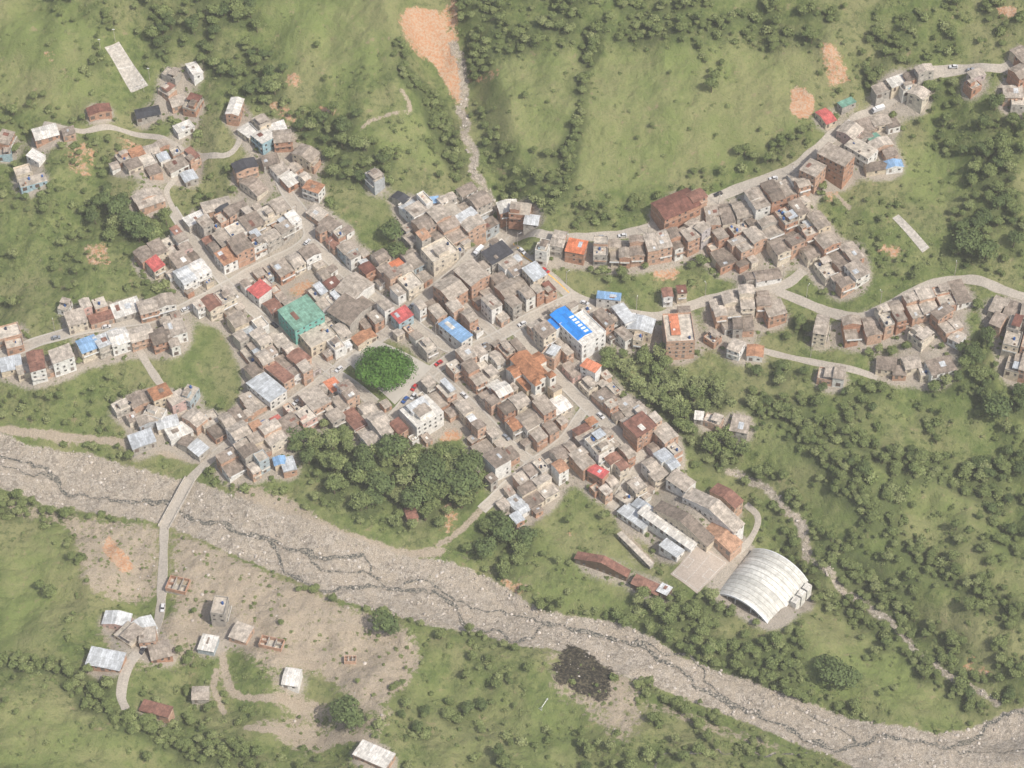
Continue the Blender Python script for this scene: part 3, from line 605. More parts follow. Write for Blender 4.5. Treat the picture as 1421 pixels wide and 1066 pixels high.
for (x,y) in GW('140,72 160,58 200,128 208,112'):
    m=MB(); m.cyl(0,0,-1,8,.12,'concrete',7,.08); m.box(-.6,.6,-.12,.12,8,8.3,'steel_white'); m.obj('court_light_mast',(x,y,float(H(x,y))))
def bridge():
    a,b=[np.array(p) for p in GW('263,667 228,731')]; za,zb=float(H(*a))+.2,float(H(*b))+.2; L=np.linalg.norm(b-a); m=MB(); d=(zb-za)
    rz=math.atan2(b[1]-a[1],b[0]-a[0])
    def q(x0,x1,y0,y1,z0,z1,mt): m.hexa([(x0,y0,z0+d*x0/L),(x1,y0,z0+d*x1/L),(x1,y1,z0+d*x1/L),(x0,y1,z0+d*x0/L)],[(x0,y0,z1+d*x0/L),(x1,y0,z1+d*x1/L),(x1,y1,z1+d*x1/L),(x0,y1,z1+d*x0/L)],mt,bot=True)
    q(-1,L+1,-2.3,2.3,-.5,.1,'road_concrete'); q(-1,L+1,-2.6,-2.31,-.6,1.0,'concrete'); q(-1,L+1,2.31,2.6,-.6,1.0,'concrete')
    for t in (.2,.5,.8): q(L*t-.5,L*t+.5,-2.,2.,-6,-.52,'concrete')
    m.obj('bridge',(a[0],a[1],za),rz); occ_line([tuple(a),tuple(b)],3,2)
bridge()
# ------------------------------------------------------------------ vegetation scatter
TR=[]
KT={'tree':(0,1,2,3),'dark':(4,5),'bush':(6,7),'bamboo':(8,9),'banana':(10,),'weed':(11,12)}
def scatter(poly,dens,kinds,size,clump=0.,cs=14.,margin=.8,world=False):
    pw=poly if world else GW(poly); a=np.array(pw); x0,y0=a.min(0); x1,y1=a.max(0); n_=int((x1-x0)*(y1-y0)*dens/100)
    if n_<=0: return
    x=rng.uniform(x0,x1,n_); y=rng.uniform(y0,y1,n_); k=pip(x,y,pw)
    if clump>0: k&=(vn(x/cs,y/cs,5)*.6+vn(x/cs*2.7,y/cs*2.7,8)*.4)>clump+rng.normal(0,.05,n_)
    s=rng.uniform(0,1,n_)**1.6*(size[1]-size[0])+size[0]
    for t in np.linspace(0,2*math.pi,9)[:-1]:
        k&=(look(OCC,x+s*margin*math.cos(t),y+s*margin*math.sin(t))&(1|2|8))==0
    k&=(look(OCC,x,y)&15)==0
    ids=rng.choice(np.concatenate([np.array(KT[q]) for q in kinds]),n_)
    for i in np.nonzero(k)[0]: TR.append((x[i],y[i],s[i],ids[i]))
def hedge(s,w,dens,kinds,size): 
    q=smooth(GW(s),2); a=np.array(q)
    for i in range(len(a)-1):
        for _ in range(max(1,int(dens*2)) if dens>=.5 else (1 if R()<dens*2 else 0)):
            x=a[i][0]+rng.normal()*w; y=a[i][1]+rng.normal()*w; s_=U(*size)
            ok=all((int(look(OCC,x+s_*.7*math.cos(t),y+s_*.7*math.sin(t)))&(1|2|8))==0 for t in (0,1.5,3,4.5))
            if ok: TR.append((x,y,s_,int(rng.choice([v for k in kinds for v in KT[k]]))))
T=('tree',); TD=('tree','dark'); TB=('tree','bush'); BU=('bush',)
DENSE=[('180,-20 330,-20 385,60 400,130 350,140 280,90 210,85 190,40',4,TD,(1.6,4.2),.3),
('632,-20 900,-20 1130,12 1135,62 1090,66 975,58 900,62 822,72 720,78 645,95 640,60',5,TB,(1.2,3.4),.28),
('1140,10 1421,-10 1421,60 1290,95 1200,130 1160,90',4.,TB,(1.2,3.2),.37),
('555,120 600,105 620,150 640,240 610,250 590,190',4,TB,(1.5,3.2),.3),
('645,150 680,210 760,240 790,265 760,310 700,290 685,250 665,190',4.5,TB,(1.4,3.2),.22),
('780,262 900,262 1000,232 1090,200 1110,215 1060,240 1000,262 930,270 860,310 780,312',4,TB,(1.2,3.),.27),
('420,150 500,160 560,235 540,262 470,262 440,210 400,170',4,TD,(1.8,4),.3),
('130,262 190,262 240,300 225,345 150,335 120,300',3.5,TD,(2.4,4.6),.2),
('450,265 560,270 568,350 520,350 480,340',4,TB,(1.5,4),.35),('530,300 570,300 572,365 530,360',3,T,(3,4.5),0),
('258,440 300,450 338,500 335,530 300,560 255,520',4.5,TB,(1.4,3.4),.28),
('385,590 470,575 560,600 620,600 690,650 690,700 620,745 500,715 420,650',3.4,('tree','dark','tree','bamboo'),(2.6,5.2),.14),
('300,640 420,640 500,710 580,745 440,700 350,670',2.6,TB,(1.1,2.6),.38),
('640,715 700,715 745,700 760,760 700,800 650,795',3.2,TD,(2.2,4.2),.22),
('835,470 905,470 1000,520 1010,600 1060,640 1040,660 960,610 900,560 840,520',3.5,('bamboo','tree','bamboo','bush'),(2.4,4.6),.12),
('790,350 900,365 900,400 840,395 800,385',4,TB,(1.4,3.2),.18),('940,335 1000,350 1000,400 960,400 930,370',3.,TB,(1.3,3),.28),
('1290,100 1421,150 1421,380 1340,380 1290,330 1340,250 1280,170',3.8,TD,(1.6,4.2),.33),
('1085,420 1135,440 1130,480 1080,470 1070,440',3.5,TB,(1.5,3.5),.18),('1150,460 1300,470 1340,500 1300,490 1180,500',3,TB,(1.2,2.8),.3),
('1330,400 1385,460 1400,560 1421,600 1421,540 1360,580 1320,520',3.8,TD,(1.6,4.),.27),
('1000,500 1421,530 1450,760 1250,720 1100,620 1010,580',3.8,('tree','bush','dark','tree'),(1.1,3.7),.43),
('1050,650 1130,690 1421,760 1450,960 1300,900 1200,820 1120,740',3.2,('tree','bush','tree'),(1.0,3.3),.44),
('1250,520 1450,560 1450,700 1300,640',2.6,TD,(1.8,4.4),.42),
('920,560 1060,640 1050,680 940,640 920,610',3.2,T,(1.6,3.8),.27),
('860,830 990,830 1060,875 1110,850 1120,900 1080,930 960,910 900,870',4,TB,(1.5,3.6),.22),
('1115,780 1200,780 1240,830 1180,810 1120,830',3.2,TB,(1.4,3),.27),
('560,870 700,890 760,905 730,950 640,960 560,930',2.6,TB,(1.0,2.8),.38),
('500,950 760,970 900,1066 500,1090 440,1010',2.6,('tree','bush','bush','dark'),(.9,3.0),.42),
('870,980 1080,1030 1150,1066 900,1066',3.2,TB,(1.2,3.),.3),('1300,930 1421,930 1400,975 1320,965',3.5,TD,(1.8,3.8),.15),
('90,935 180,950 260,995 380,1050 330,1090 220,1030 100,975',4.4,TB,(1.3,3.2),.18),
('180,890 330,900 370,985 300,1000 190,960',2.2,TB,(.9,2.6),.38),
('0,670 100,720 90,760 0,740',3.2,TB,(1.1,3),.3),('0,540 150,560 200,630 0,590',2.8,TB,(1.,2.6),.38),
('0,260 120,280 110,400 0,440',3,('tree','bush','banana'),(1.,3),.36),('100,500 190,490 240,540 160,560 110,540',2.8,('tree','banana','bush'),(1.,2.8),.35),
('0,160 340,150 330,300 120,300 0,280',2.4,('tree','bush','banana'),(1.,2.8),.40),
('150,380 240,360 255,400 180,420',3.5,TB,(1.3,3.2),.18),('0,100 70,90 60,160 0,180',3,TB,(1.2,3),.32),('60,0 110,0 90,80 50,60',3.2,TD,(1.5,3.4),.33),
('480,0 540,20 530,40 470,20',2.2,TB,(1.2,3),.28),('1180,260 1290,300 1300,400 1220,400 1190,340',2.8,TB,(1.1,2.8),.38),
('280,60 420,140 420,200 330,150',2.8,TB,(1.2,3),.35),('1060,120 1130,60 1200,120 1150,170',1.5,BU,(.9,2),.35),
('200,640 245,650 240,680 205,670',3,BU,(1.2,2.4),0),('100,740 200,830 130,850 60,790',2.,TB,(1.1,2.6),.38),
('950,850 1110,900 1200,990 1000,930',2.6,TB,(1.2,3),.38),('0,930 120,960 200,1066 0,1066',1.,BU,(.9,1.8),.42)]
for s,dn,kd,sz,cl in DENSE: scatter(s,dn,kd,sz,cl)
for s,w,dn in [('822,72 806,130 800,180 785,262',1.8,1.),('970,60 1000,140 1030,215',1.,.3),('645,95 700,105 745,95',1.6,.6),('545,60 570,110 600,140 640,250',2.5,1.),('150,0 150,60 60,160',2.5,.6),('700,205 770,215 800,190',1.8,.9),('1040,215 1100,190 1125,175',2,.9),('655,60 665,120 700,210',2.4,1.2),('1040,560 1200,620 1421,700',3,1.),('1085,740 1150,815 1210,870 1300,940 1370,985',4,1.2),('1120,745 1180,800 1240,850 1320,915 1390,960',4,1.2),('1010,635 1060,680 1110,730',4,1.),('1100,590 1180,680 1330,800 1421,850',3,1.),('0,915 90,930 180,1000 330,1050',2.5,1.),('610,640 640,700',3,1),('1060,245 1130,262 1190,290',3,.5),('285,660 330,680 400,700',2,.4),('690,800 760,845 860,858 950,905 1100,960 1200,995',2.2,.8),('400,815 540,850 680,885 720,905',2.2,.7),('800,915 900,965 1010,1005',2.4,.8),('0,690 80,712 160,722',1.8,.6),('0,590 100,612 190,640',1.5,.5)]:
    hedge(s,w,dn,('tree','bush'),(1.0,2.8))
ALL=[(X0,Y0),(X1,Y0),(X1,Y1),(X0,Y1)]
scatter(ALL,1.3,('bush','tree','banana','bush'),(.7,2.3),.42,world=True)
scatter(ALL,7.,('weed',),(.4,1.3),.40,9.,world=True)
scatter(GW(TOWN),2.0,('bush','banana','weed'),(.6,1.5),0,world=True,margin=.8)
fieldpolys=[GW(s) for s in ('650,120 720,85 810,77 800,170 770,215 700,205','825,80 965,65 1020,190 1028,215 900,262 792,262 812,170','978,64 1122,70 1130,130 1098,188 1038,215','365,0 555,0 545,90 400,115','0,0 60,0 110,60 120,150 60,150 0,120','0,760 90,730 90,800 60,900 0,920')]
TA=np.array(TR); keep=np.ones(len(TA),bool)
for fp in fieldpolys: keep&=~(pip(TA[:,0],TA[:,1],fp)&(((TA[:,3]<10)&(rng.random(len(TA))<.93))|((TA[:,3]>9)&(rng.random(len(TA))<.7))))
keep&=~((look(OCC,TA[:,0],TA[:,1])&4>0)&(TA[:,2]>.9)); keep&=~(pip(TA[:,0],TA[:,1],BURN)&(rng.random(len(TA))<.8)); keep&=~(look(mR,TA[:,0],TA[:,1])>.65)
keep&=~((look(mO,TA[:,0],TA[:,1])>.55)); keep&=~((look(mD,TA[:,0],TA[:,1])>.55)&(TA[:,2]>1.1)&(rng.random(len(TA))<.75)); TA=TA[keep]
n_=5000; ox=rng.uniform(-900,900,n_); oy=rng.uniform(-700,1100,n_); k=((np.abs(ox)>298)|(oy<-243)|(oy>308))&(vn(ox/40,oy/40,5)>.4)
OUT=np.stack([ox[k],oy[k],rng.uniform(2,4.5,k.sum()),rng.integers(0,8,k.sum())],1); TA=np.concatenate([TA,OUT])
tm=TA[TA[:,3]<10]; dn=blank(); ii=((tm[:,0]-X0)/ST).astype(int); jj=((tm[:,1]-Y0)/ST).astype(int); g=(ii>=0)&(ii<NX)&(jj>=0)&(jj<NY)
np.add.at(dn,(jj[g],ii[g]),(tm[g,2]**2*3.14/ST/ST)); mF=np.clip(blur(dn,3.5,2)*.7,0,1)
# ------------------------------------------------------------------ ground
def gsheet():
    def ext(a,lo,hi):
        l=[];d=ST*1.5;p=a[0]
        while p>lo: p-=d; l.append(p); d*=1.16
        r=[];d=ST*1.5;p=a[-1]
        while p<hi: p+=d; r.append(p); d*=1.16
        return np.array(l[::-1]+list(a)+r),len(l)
    ax,oi=ext(xs,-6000,6000); ay,oj=ext(ys,-6000,9000); XX,YY=np.meshgrid(ax,ay); Z=H(XX,YY)
    Rf=blur(((OCC&(1|2|8))>0),3,2); rf=np.clip(1-Rf*4,0,1)
    fine=.8*(vn(GX/2.1,GY/2.1,1)-.5)+1.5*(vn(GX/6.5,GY/6.5,2)-.5); s=np.zeros_like(Z); s[oj:oj+NY,oi:oi+NX]=fine*rf*(1-.5*np.clip(mR,0,1))*(1-mW); s[oj:oj+NY,oi:oi+NX]-=.12*mW
    Z=Z+s; ny,nx=Z.shape
    me=bpy.data.meshes.new('ground'); me.vertices.add(nx*ny); me.vertices.foreach_set('co',np.stack([XX,YY,Z],-1).reshape(-1).astype(np.float32))
    I=np.arange(nx*ny).reshape(ny,nx); F=np.stack([I[:-1,:-1],I[:-1,1:],I[1:,1:],I[1:,:-1]],-1).reshape(-1,4)
    me.loops.add(F.size); me.loops.foreach_set('vertex_index',F.reshape(-1).astype(np.int32)); me.polygons.add(len(F)); me.polygons.foreach_set('loop_start',np.arange(0,F.size,4,dtype=np.int32))
    me.polygons.foreach_set('use_smooth',np.ones(len(F),bool)); me.update(calc_edges=True); me.validate()
    for nm,ms in (('mA',(mR,mO,mD,mT)),('mB',(mF,mP,mB,mW))):
        A=np.zeros((ny,nx,4),np.float32)
        for k,M in enumerate(ms):
            A[oj:oj+NY,oi:oi+NX,k]=blur(M,.8,1)
            if nm=='mB' and k==0: 
                f=vn(XX/40,YY/40,5)>.45; f[oj:oj+NY,oi:oi+NX]=False; A[:,:,0]=np.maximum(A[:,:,0],f*.6)
        at_=me.attributes.new(nm,'FLOAT_COLOR','POINT'); at_.data.foreach_set('color',A.reshape(-1))
    ob=bpy.data.objects.new('ground',me); sc.collection.objects.link(ob)
    n=NB('ground_soil_and_grass'); A=n.n('ShaderNodeAttribute',attribute_name='mA'); B=n.n('ShaderNodeAttribute',attribute_name='mB')
    sa=n.n('ShaderNodeSeparateColor',{0:A.outputs['Color']}).outputs; sb=n.n('ShaderNodeSeparateColor',{0:B.outputs['Color']}).outputs
    nl=n.noise(.028,4,.65); nm_=n.noise(.16,5,.7); nf=n.noise(.8,4,.75); nx_=n.noise(3.5,2,.7); nq=n.noise(.33,5,.78)
    def edge(mk,amp,nz): return n.mr(n.ma('ADD',mk,n.ma('MULTIPLY',n.ma('SUBTRACT',nz,.5),amp)),.40,.60)
    g1=n.mix(n.mr(nm_,.38,.62),(.125,.165,.052),(.195,.220,.082)); g1=n.mix(n.mr(nl,.42,.62),g1,(.235,.235,.108)); g1=n.mix(n.mr(nq,.50,.62,0.,.7),g1,(.080,.108,.038)); g1=n.mix(n.mr(nf,.58,.72,0.,.55),g1,(.065,.092,.032))
    p1=n.mix(n.mr(nl,.38,.62),(.185,.225,.076),(.245,.25,.110)); p1=n.mix(n.mr(nf,.45,.75,0.,.8),p1,(.14,.18,.06)); p1=n.mix(n.mr(nq,.56,.70,0.,.75),p1,(.26,.225,.125)); p1=n.mix(n.mr(nq,.30,.42,.6,0.),p1,(.125,.165,.056))
    c=n.mix(n.mr(sb[1],.15,.6),g1,p1)
    bare=n.mr(nm_,.61,.70); c=n.mix(n.ma('MULTIPLY',bare,.65),c,(.32,.25,.155))
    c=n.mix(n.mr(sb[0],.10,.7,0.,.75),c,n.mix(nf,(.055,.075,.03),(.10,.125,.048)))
    dirt_=n.mix(nm_,(.34,.275,.20),(.47,.40,.31)); dirt_=n.val(dirt_,n.mr(nx_,.3,.7,.70,1.2)); dirt_=n.mix(n.mr(nq,.56,.68,0.,.75),dirt_,(.17,.17,.085)); dirt_=n.mix(n.mr(nq,.30,.42,.55,0.),dirt_,(.30,.235,.165))
    c=n.mix(edge(sa[2],1.5,nq),c,dirt_)
    org=n.mix(n.mr(nf,.4,.6),(.50,.26,.14),(.50,.37,.26)); c=n.mix(edge(sa[1],1.3,nq),c,org)
    twn=n.mix(nm_,(.33,.285,.23),(.47,.42,.355)); twn=n.mix(n.mr(nf,.58,.70),twn,(.15,.155,.075)); twn=n.val(twn,n.mr(nx_,.3,.7,.7,1.2)); c=n.mix(n.mr(n.ma('ADD',A.outputs['Alpha'],n.ma('MULTIPLY',n.ma('SUBTRACT',nf,.5),1.0)),.30,.7),c,twn)
    vb=n.vor(.8,'Color'); vs=n.n('ShaderNodeSeparateColor',{0:vb}).outputs[0]; rv=n.mix(vs,(.27,.235,.19),(.50,.44,.365)); rv=n.mix(n.mr(nm_,.42,.6,0.,.75),rv,(.44,.375,.295)); rv=n.mix(n.mr(nq,.60,.70,0.,.65),rv,(.20,.195,.12)); rv=n.mix(n.mr(nq,.30,.42,.75,0.),rv,(.22,.19,.155)); rv=n.val(rv,n.mr(nx_,.35,.65,.56,1.28))
    c=n.mix(edge(sa[0],1.1,nq),c,rv)
    c=n.mix(n.mr(B.outputs['Alpha'],.1,.9,0.,.45),c,(.17,.145,.115))
    c=n.mix(edge(sb[2],2.2,nq),c,n.mix(n.mr(nf,.45,.62),(.035,.031,.025),(.12,.105,.07)))
    n.bump(nf,1.,.9)
    me.materials.append(n.out(c,.95,.1))
gsheet()
# ------------------------------------------------------------------ vegetation meshes
def crown(lobes,nq,ls,leaf,trunk_h,name,seed,trunk_r=.07,limbs=True,flat=1.,jit=.45):
    g=np.random.default_rng(seed); m=MB(); tot=sum(r**2 for *_,r in lobes); V=[];T_=[]
    for (cx,cy,cz,r) in lobes:
        k=int(nq*r*r/tot); v=g.normal(size=(k,3)); v/=np.linalg.norm(v,axis=1)[:,None]; v[:,2]=np.where(v[:,2]<-.35,-v[:,2],v[:,2])
        rad=r*(1-.38*g.random(k)**2.0)*(1+.12*g.normal(size=k)); p=np.array([cx,cy,cz])+v*rad[:,None]*np.array([1,1,.78*flat])
        nrm=v+g.normal(size=(k,3))*jit; nrm/=np.linalg.norm(nrm,axis=1)[:,None]
        a=np.cross(nrm,g.normal(size=(k,3))); a/=np.linalg.norm(a,axis=1)[:,None]; b=np.cross(nrm,a); s=(ls*g.uniform(.6,1.3,k))[:,None]
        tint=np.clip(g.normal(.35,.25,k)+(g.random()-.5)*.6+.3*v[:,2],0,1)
        q=np.stack([p-a*s-b*s*.6,p+a*s*.2-b*s,p+a*s+b*s*.5,p-a*s*.1+b*s],1); V.append(q.reshape(-1,3)); T_.append(tint)
    m.cyl(0,0,-.25,trunk_h,trunk_r,'bark',7,trunk_r*.6)
    if limbs:
        for (cx,cy,cz,r) in lobes[:6]: m.bar((0,0,trunk_h*.75),(cx*.8,cy*.8,cz-.1*r),trunk_r*.4,'bark')
    nb=len(m.f); o=len(m.v); V=np.concatenate(V); T_=np.concatenate(T_); m.v+=[tuple(q) for q in V]; m.mi(leaf)
    for i in range(len(T_)): m.f.append([o+4*i,o+4*i+1,o+4*i+2,o+4*i+3]); m.m.append(m.k[leaf])
    ob=m.obj(name,link=False); at_=ob.data.attributes.new('tint','FLOAT','FACE'); arr=np.zeros(len(m.f),np.float32); arr[nb:]=T_; at_.data.foreach_set('value',arr); return ob
def lobes(n_,R0,zc,seed,spread=.55,rr=(.38,.6),top=.5):
    g=random.Random(seed); L=[(0,0,zc+.15,R0*.6)]
    for i in range(n_):
        t=2*math.pi*(i+g.random()*.6)/n_; d=R0*spread*g.uniform(.7,1.15); L.append((d*math.cos(t),d*math.sin(t),zc+g.uniform(-.2,.35)*top,R0*g.uniform(*rr)))
    return L
def plume(name,seed,nst,leaf,hgt,curve,ls,per):
    g=np.random.default_rng(seed); m=MB(); V=[];T_=[]
    for i in range(nst):
        t0=2*math.pi*i/nst+g.random()*.5; out=g.uniform(.3,1.)*curve; hh=hgt*g.uniform(.7,1.1); pts=[]
        for k in range(7):
            u=k/6; pts.append(np.array([math.cos(t0)*(out*u**2.2+.12),math.sin(t0)*(out*u**2.2+.12),hh*(u-.35*u**3)]))
        for k in range(3): m.bar(tuple(pts[k]),tuple(pts[k+1]),.025,'bark')
        for k in range(per):
            u=g.uniform(.3,1)*6; a=min(5,int(u)); p=pts[a]*(1-(u-a))+pts[a+1]*(u-a)+g.normal(size=3)*.11*(1.3-.6*u/6); nrm=g.normal(size=3)*.6+np.array([0,0,1]); nrm/=np.linalg.norm(nrm)
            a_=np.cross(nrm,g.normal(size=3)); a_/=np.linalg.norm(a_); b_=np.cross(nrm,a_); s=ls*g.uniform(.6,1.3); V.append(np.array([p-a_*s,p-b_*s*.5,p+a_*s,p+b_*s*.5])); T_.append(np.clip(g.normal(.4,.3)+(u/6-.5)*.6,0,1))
    nb=len(m.f);o=len(m.v); m.v+=[tuple(q) for q in np.concatenate(V)]; m.mi(leaf)
    for i in range(len(T_)): m.f.append([o+4*i+j for j in range(4)]); m.m.append(m.k[leaf])
    ob=m.obj(name,link=False); at_=ob.data.attributes.new('tint','FLOAT','FACE'); arr=np.zeros(len(m.f),np.float32); arr[nb:]=T_; at_.data.foreach_set('value',arr); return ob
VC=bpy.data.collections.new('plant_kinds')
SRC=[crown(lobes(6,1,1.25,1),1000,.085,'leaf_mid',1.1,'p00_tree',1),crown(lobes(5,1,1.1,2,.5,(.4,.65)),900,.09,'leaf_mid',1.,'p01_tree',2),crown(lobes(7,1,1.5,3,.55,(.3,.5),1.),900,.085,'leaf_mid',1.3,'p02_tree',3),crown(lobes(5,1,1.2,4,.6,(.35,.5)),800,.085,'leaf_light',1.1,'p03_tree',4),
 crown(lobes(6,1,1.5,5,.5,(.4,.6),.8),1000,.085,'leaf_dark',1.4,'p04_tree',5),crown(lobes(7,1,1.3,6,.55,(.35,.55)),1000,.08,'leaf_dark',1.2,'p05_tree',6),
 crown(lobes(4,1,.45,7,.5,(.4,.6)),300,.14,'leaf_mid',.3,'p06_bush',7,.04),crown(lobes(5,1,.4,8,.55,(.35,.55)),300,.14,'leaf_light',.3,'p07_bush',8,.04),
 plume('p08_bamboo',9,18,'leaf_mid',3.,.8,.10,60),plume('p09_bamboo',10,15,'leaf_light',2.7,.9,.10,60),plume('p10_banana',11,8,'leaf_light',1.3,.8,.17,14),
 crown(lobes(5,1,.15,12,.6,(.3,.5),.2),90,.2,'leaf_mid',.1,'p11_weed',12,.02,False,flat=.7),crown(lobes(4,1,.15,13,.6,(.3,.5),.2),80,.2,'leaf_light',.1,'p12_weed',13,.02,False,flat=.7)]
for o in SRC: VC.objects.link(o)
def instancer(name,x,y,z,s,idx,coll,tilt=.08):
    n_=len(x); me=bpy.data.meshes.new(name); me.vertices.add(n_); me.vertices.foreach_set('co',np.stack([x,y,z],1).reshape(-1).astype(np.float32))
    a=me.attributes.new('sc','FLOAT_VECTOR','POINT'); S=np.stack([s,s*rng.uniform(.85,1.15,n_),s*rng.uniform(.8,1.2,n_)],1); a.data.foreach_set('vector',S.reshape(-1).astype(np.float32))
    a=me.attributes.new('ro','FLOAT_VECTOR','POINT'); Rr=np.stack([rng.normal(0,tilt,n_),rng.normal(0,tilt,n_),rng.uniform(0,6.28,n_)],1); a.data.foreach_set('vector',Rr.reshape(-1).astype(np.float32))
    a=me.attributes.new('ix','INT','POINT'); a.data.foreach_set('value',np.asarray(idx).astype(np.int32))
    ob=bpy.data.objects.new(name,me); sc.collection.objects.link(ob)
    ng=bpy.data.node_groups.new(name+'_nodes','GeometryNodeTree'); ng.interface.new_socket('Geometry',in_out='INPUT',socket_type='NodeSocketGeometry'); ng.interface.new_socket('Geometry',in_out='OUTPUT',socket_type='NodeSocketGeometry')
    N=ng.nodes.new; gi=N('NodeGroupInput');go=N('NodeGroupOutput'); ip=N('GeometryNodeInstanceOnPoints'); ci=N('GeometryNodeCollectionInfo'); ci.inputs['Collection'].default_value=coll; ci.inputs['Separate Children'].default_value=True; ci.inputs['Reset Children'].default_value=True
    def na(nm,ty): q=N('GeometryNodeInputNamedAttribute'); q.data_type=ty; q.inputs['Name'].default_value=nm; return [o for o in q.outputs if o.enabled][0]
    L=ng.links.new; L(gi.outputs[0],ip.inputs['Points']); L(ci.outputs[0],ip.inputs['Instance']); ip.inputs['Pick Instance'].default_value=True
    L(na('ix','INT'),ip.inputs['Instance Index']); L(na('ro','FLOAT_VECTOR'),ip.inputs['Rotation']); L(na('sc','FLOAT_VECTOR'),ip.inputs['Scale']); L(ip.outputs[0],go.inputs[0])
    md=ob.modifiers.new('instances','NODES'); md.node_group=ng; return ob
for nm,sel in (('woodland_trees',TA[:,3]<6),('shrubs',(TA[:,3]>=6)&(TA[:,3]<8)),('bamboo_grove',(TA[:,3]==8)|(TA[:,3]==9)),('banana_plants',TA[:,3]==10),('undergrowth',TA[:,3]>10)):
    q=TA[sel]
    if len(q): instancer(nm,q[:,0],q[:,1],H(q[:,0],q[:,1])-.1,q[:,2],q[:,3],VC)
print('VEG',len(TA))
BC=bpy.data.collections.new('boulder_kinds')
for k in range(3):
    bm=bmesh.new(); bmesh.ops.create_icosphere(bm,subdivisions=2,radius=1)
    for v in bm.verts: v.co=v.co*(.75+.5*float(vn(np.array(v.co.x*1.7+k*3),np.array(v.co.y*1.7+v.co.z*2.1),k))); v.co.z*=.7
    me=bpy.data.meshes.new('b%d_boulder'%k); bm.to_mesh(me); bm.free(); me.materials.append(MT['boulder_stone']); BC.objects.link(bpy.data.objects.new('b%d_boulder'%k,me))
n_=90000; x=rng.uniform(X0,X1,n_); y=rng.uniform(Y0,Y1,n_); k=((look(mR,x,y)>.45)&(vn(x/5,y/5,3)>.25))|((look(mD,x,y)>.5)&(look(OCC,x,y)==0)&(rng.random(n_)<.12)); k&=(look(OCC,x,y)&3)==0; x,y=x[k],y[k]
s=.15+.6*rng.random(len(x))**5+.12*rng.random(len(x)); instancer('river_boulders',x,y,H(x,y),s,rng.integers(0,3,len(x)),BC,.3)
def single(nm,px,py,r,src,sz=1.):
    x,y=G(px,py,r*1.2); o=bpy.data.objects.new(nm,SRC[src].data); o.location=(float(x),float(y),float(H(x,y))-.2); o.scale=(r,r,r*sz); o.rotation_euler=(0,0,U(0,6)); sc.collection.objects.link(o)
for px,py,r in [(988,118,4.),(992,105,3),(1026,208,3.),(728,132,2.),(980,82,1.6),(905,172,1.5),(885,190,1.2),(70,820,3.5),(55,812,2.6),(1055,180,1.4),(930,100,1.2),(1000,95,1.3),(760,140,1.2),(440,60,2.),(60,130,2.),(205,1050,2.5)]: single('pasture_tree',px,py,r,random.choice([0,1,2]))
for px,py,r in [(535,862,6),(480,985,7),(1160,930,7),(1145,920,5),(1178,938,5.5),(492,998,4.5),(545,870,3.5),(165,285,6.5),(185,305,6.5),(205,320,5),(545,620,7.5),(600,650,7.5),(640,665,8),(575,690,6.5),(655,640,6.5),(530,670,6.5),(700,735,6.5),(675,760,5.5),(730,742,5),(1345,330,7),(1370,345,6),(1385,560,7),(545,320,6),(550,345,5),(410,600,5)]: single('broadleaf_tree',px,py,r,random.choice([4,5]),.8)
for px,py,r in [(625,640,6),(610,680,6),(640,690,6),(660,670,6),(590,660,5.5),(870,505,5.),(885,530,5.),(905,548,5),(930,560,5),(1030,620,5),(1005,600,5),(560,660,5),(505,650,5)]: single('bamboo_clump',px,py,r,random.choice([8,9]),.8)
def raintree():
    x,y=G(534,508,8); ob=crown([(0,0,8.2,9)]+[(9.0*math.cos(t)*q,7.8*math.sin(t)*q,7.4+U(-.8,1.2)-(q-.6)*2,U(4.0,5.4)) for q in (.62,1.05) for t in np.linspace(0,2*math.pi,11 if q>1 else 7)[:-1]+q],15000,.36,'leaf_rain',6.5,'plaza_rain_tree',77,.9,flat=.85,jit=.3)
    ob.location=(float(x),float(y),float(H(x,y))); sc.collection.objects.link(ob)
raintree()
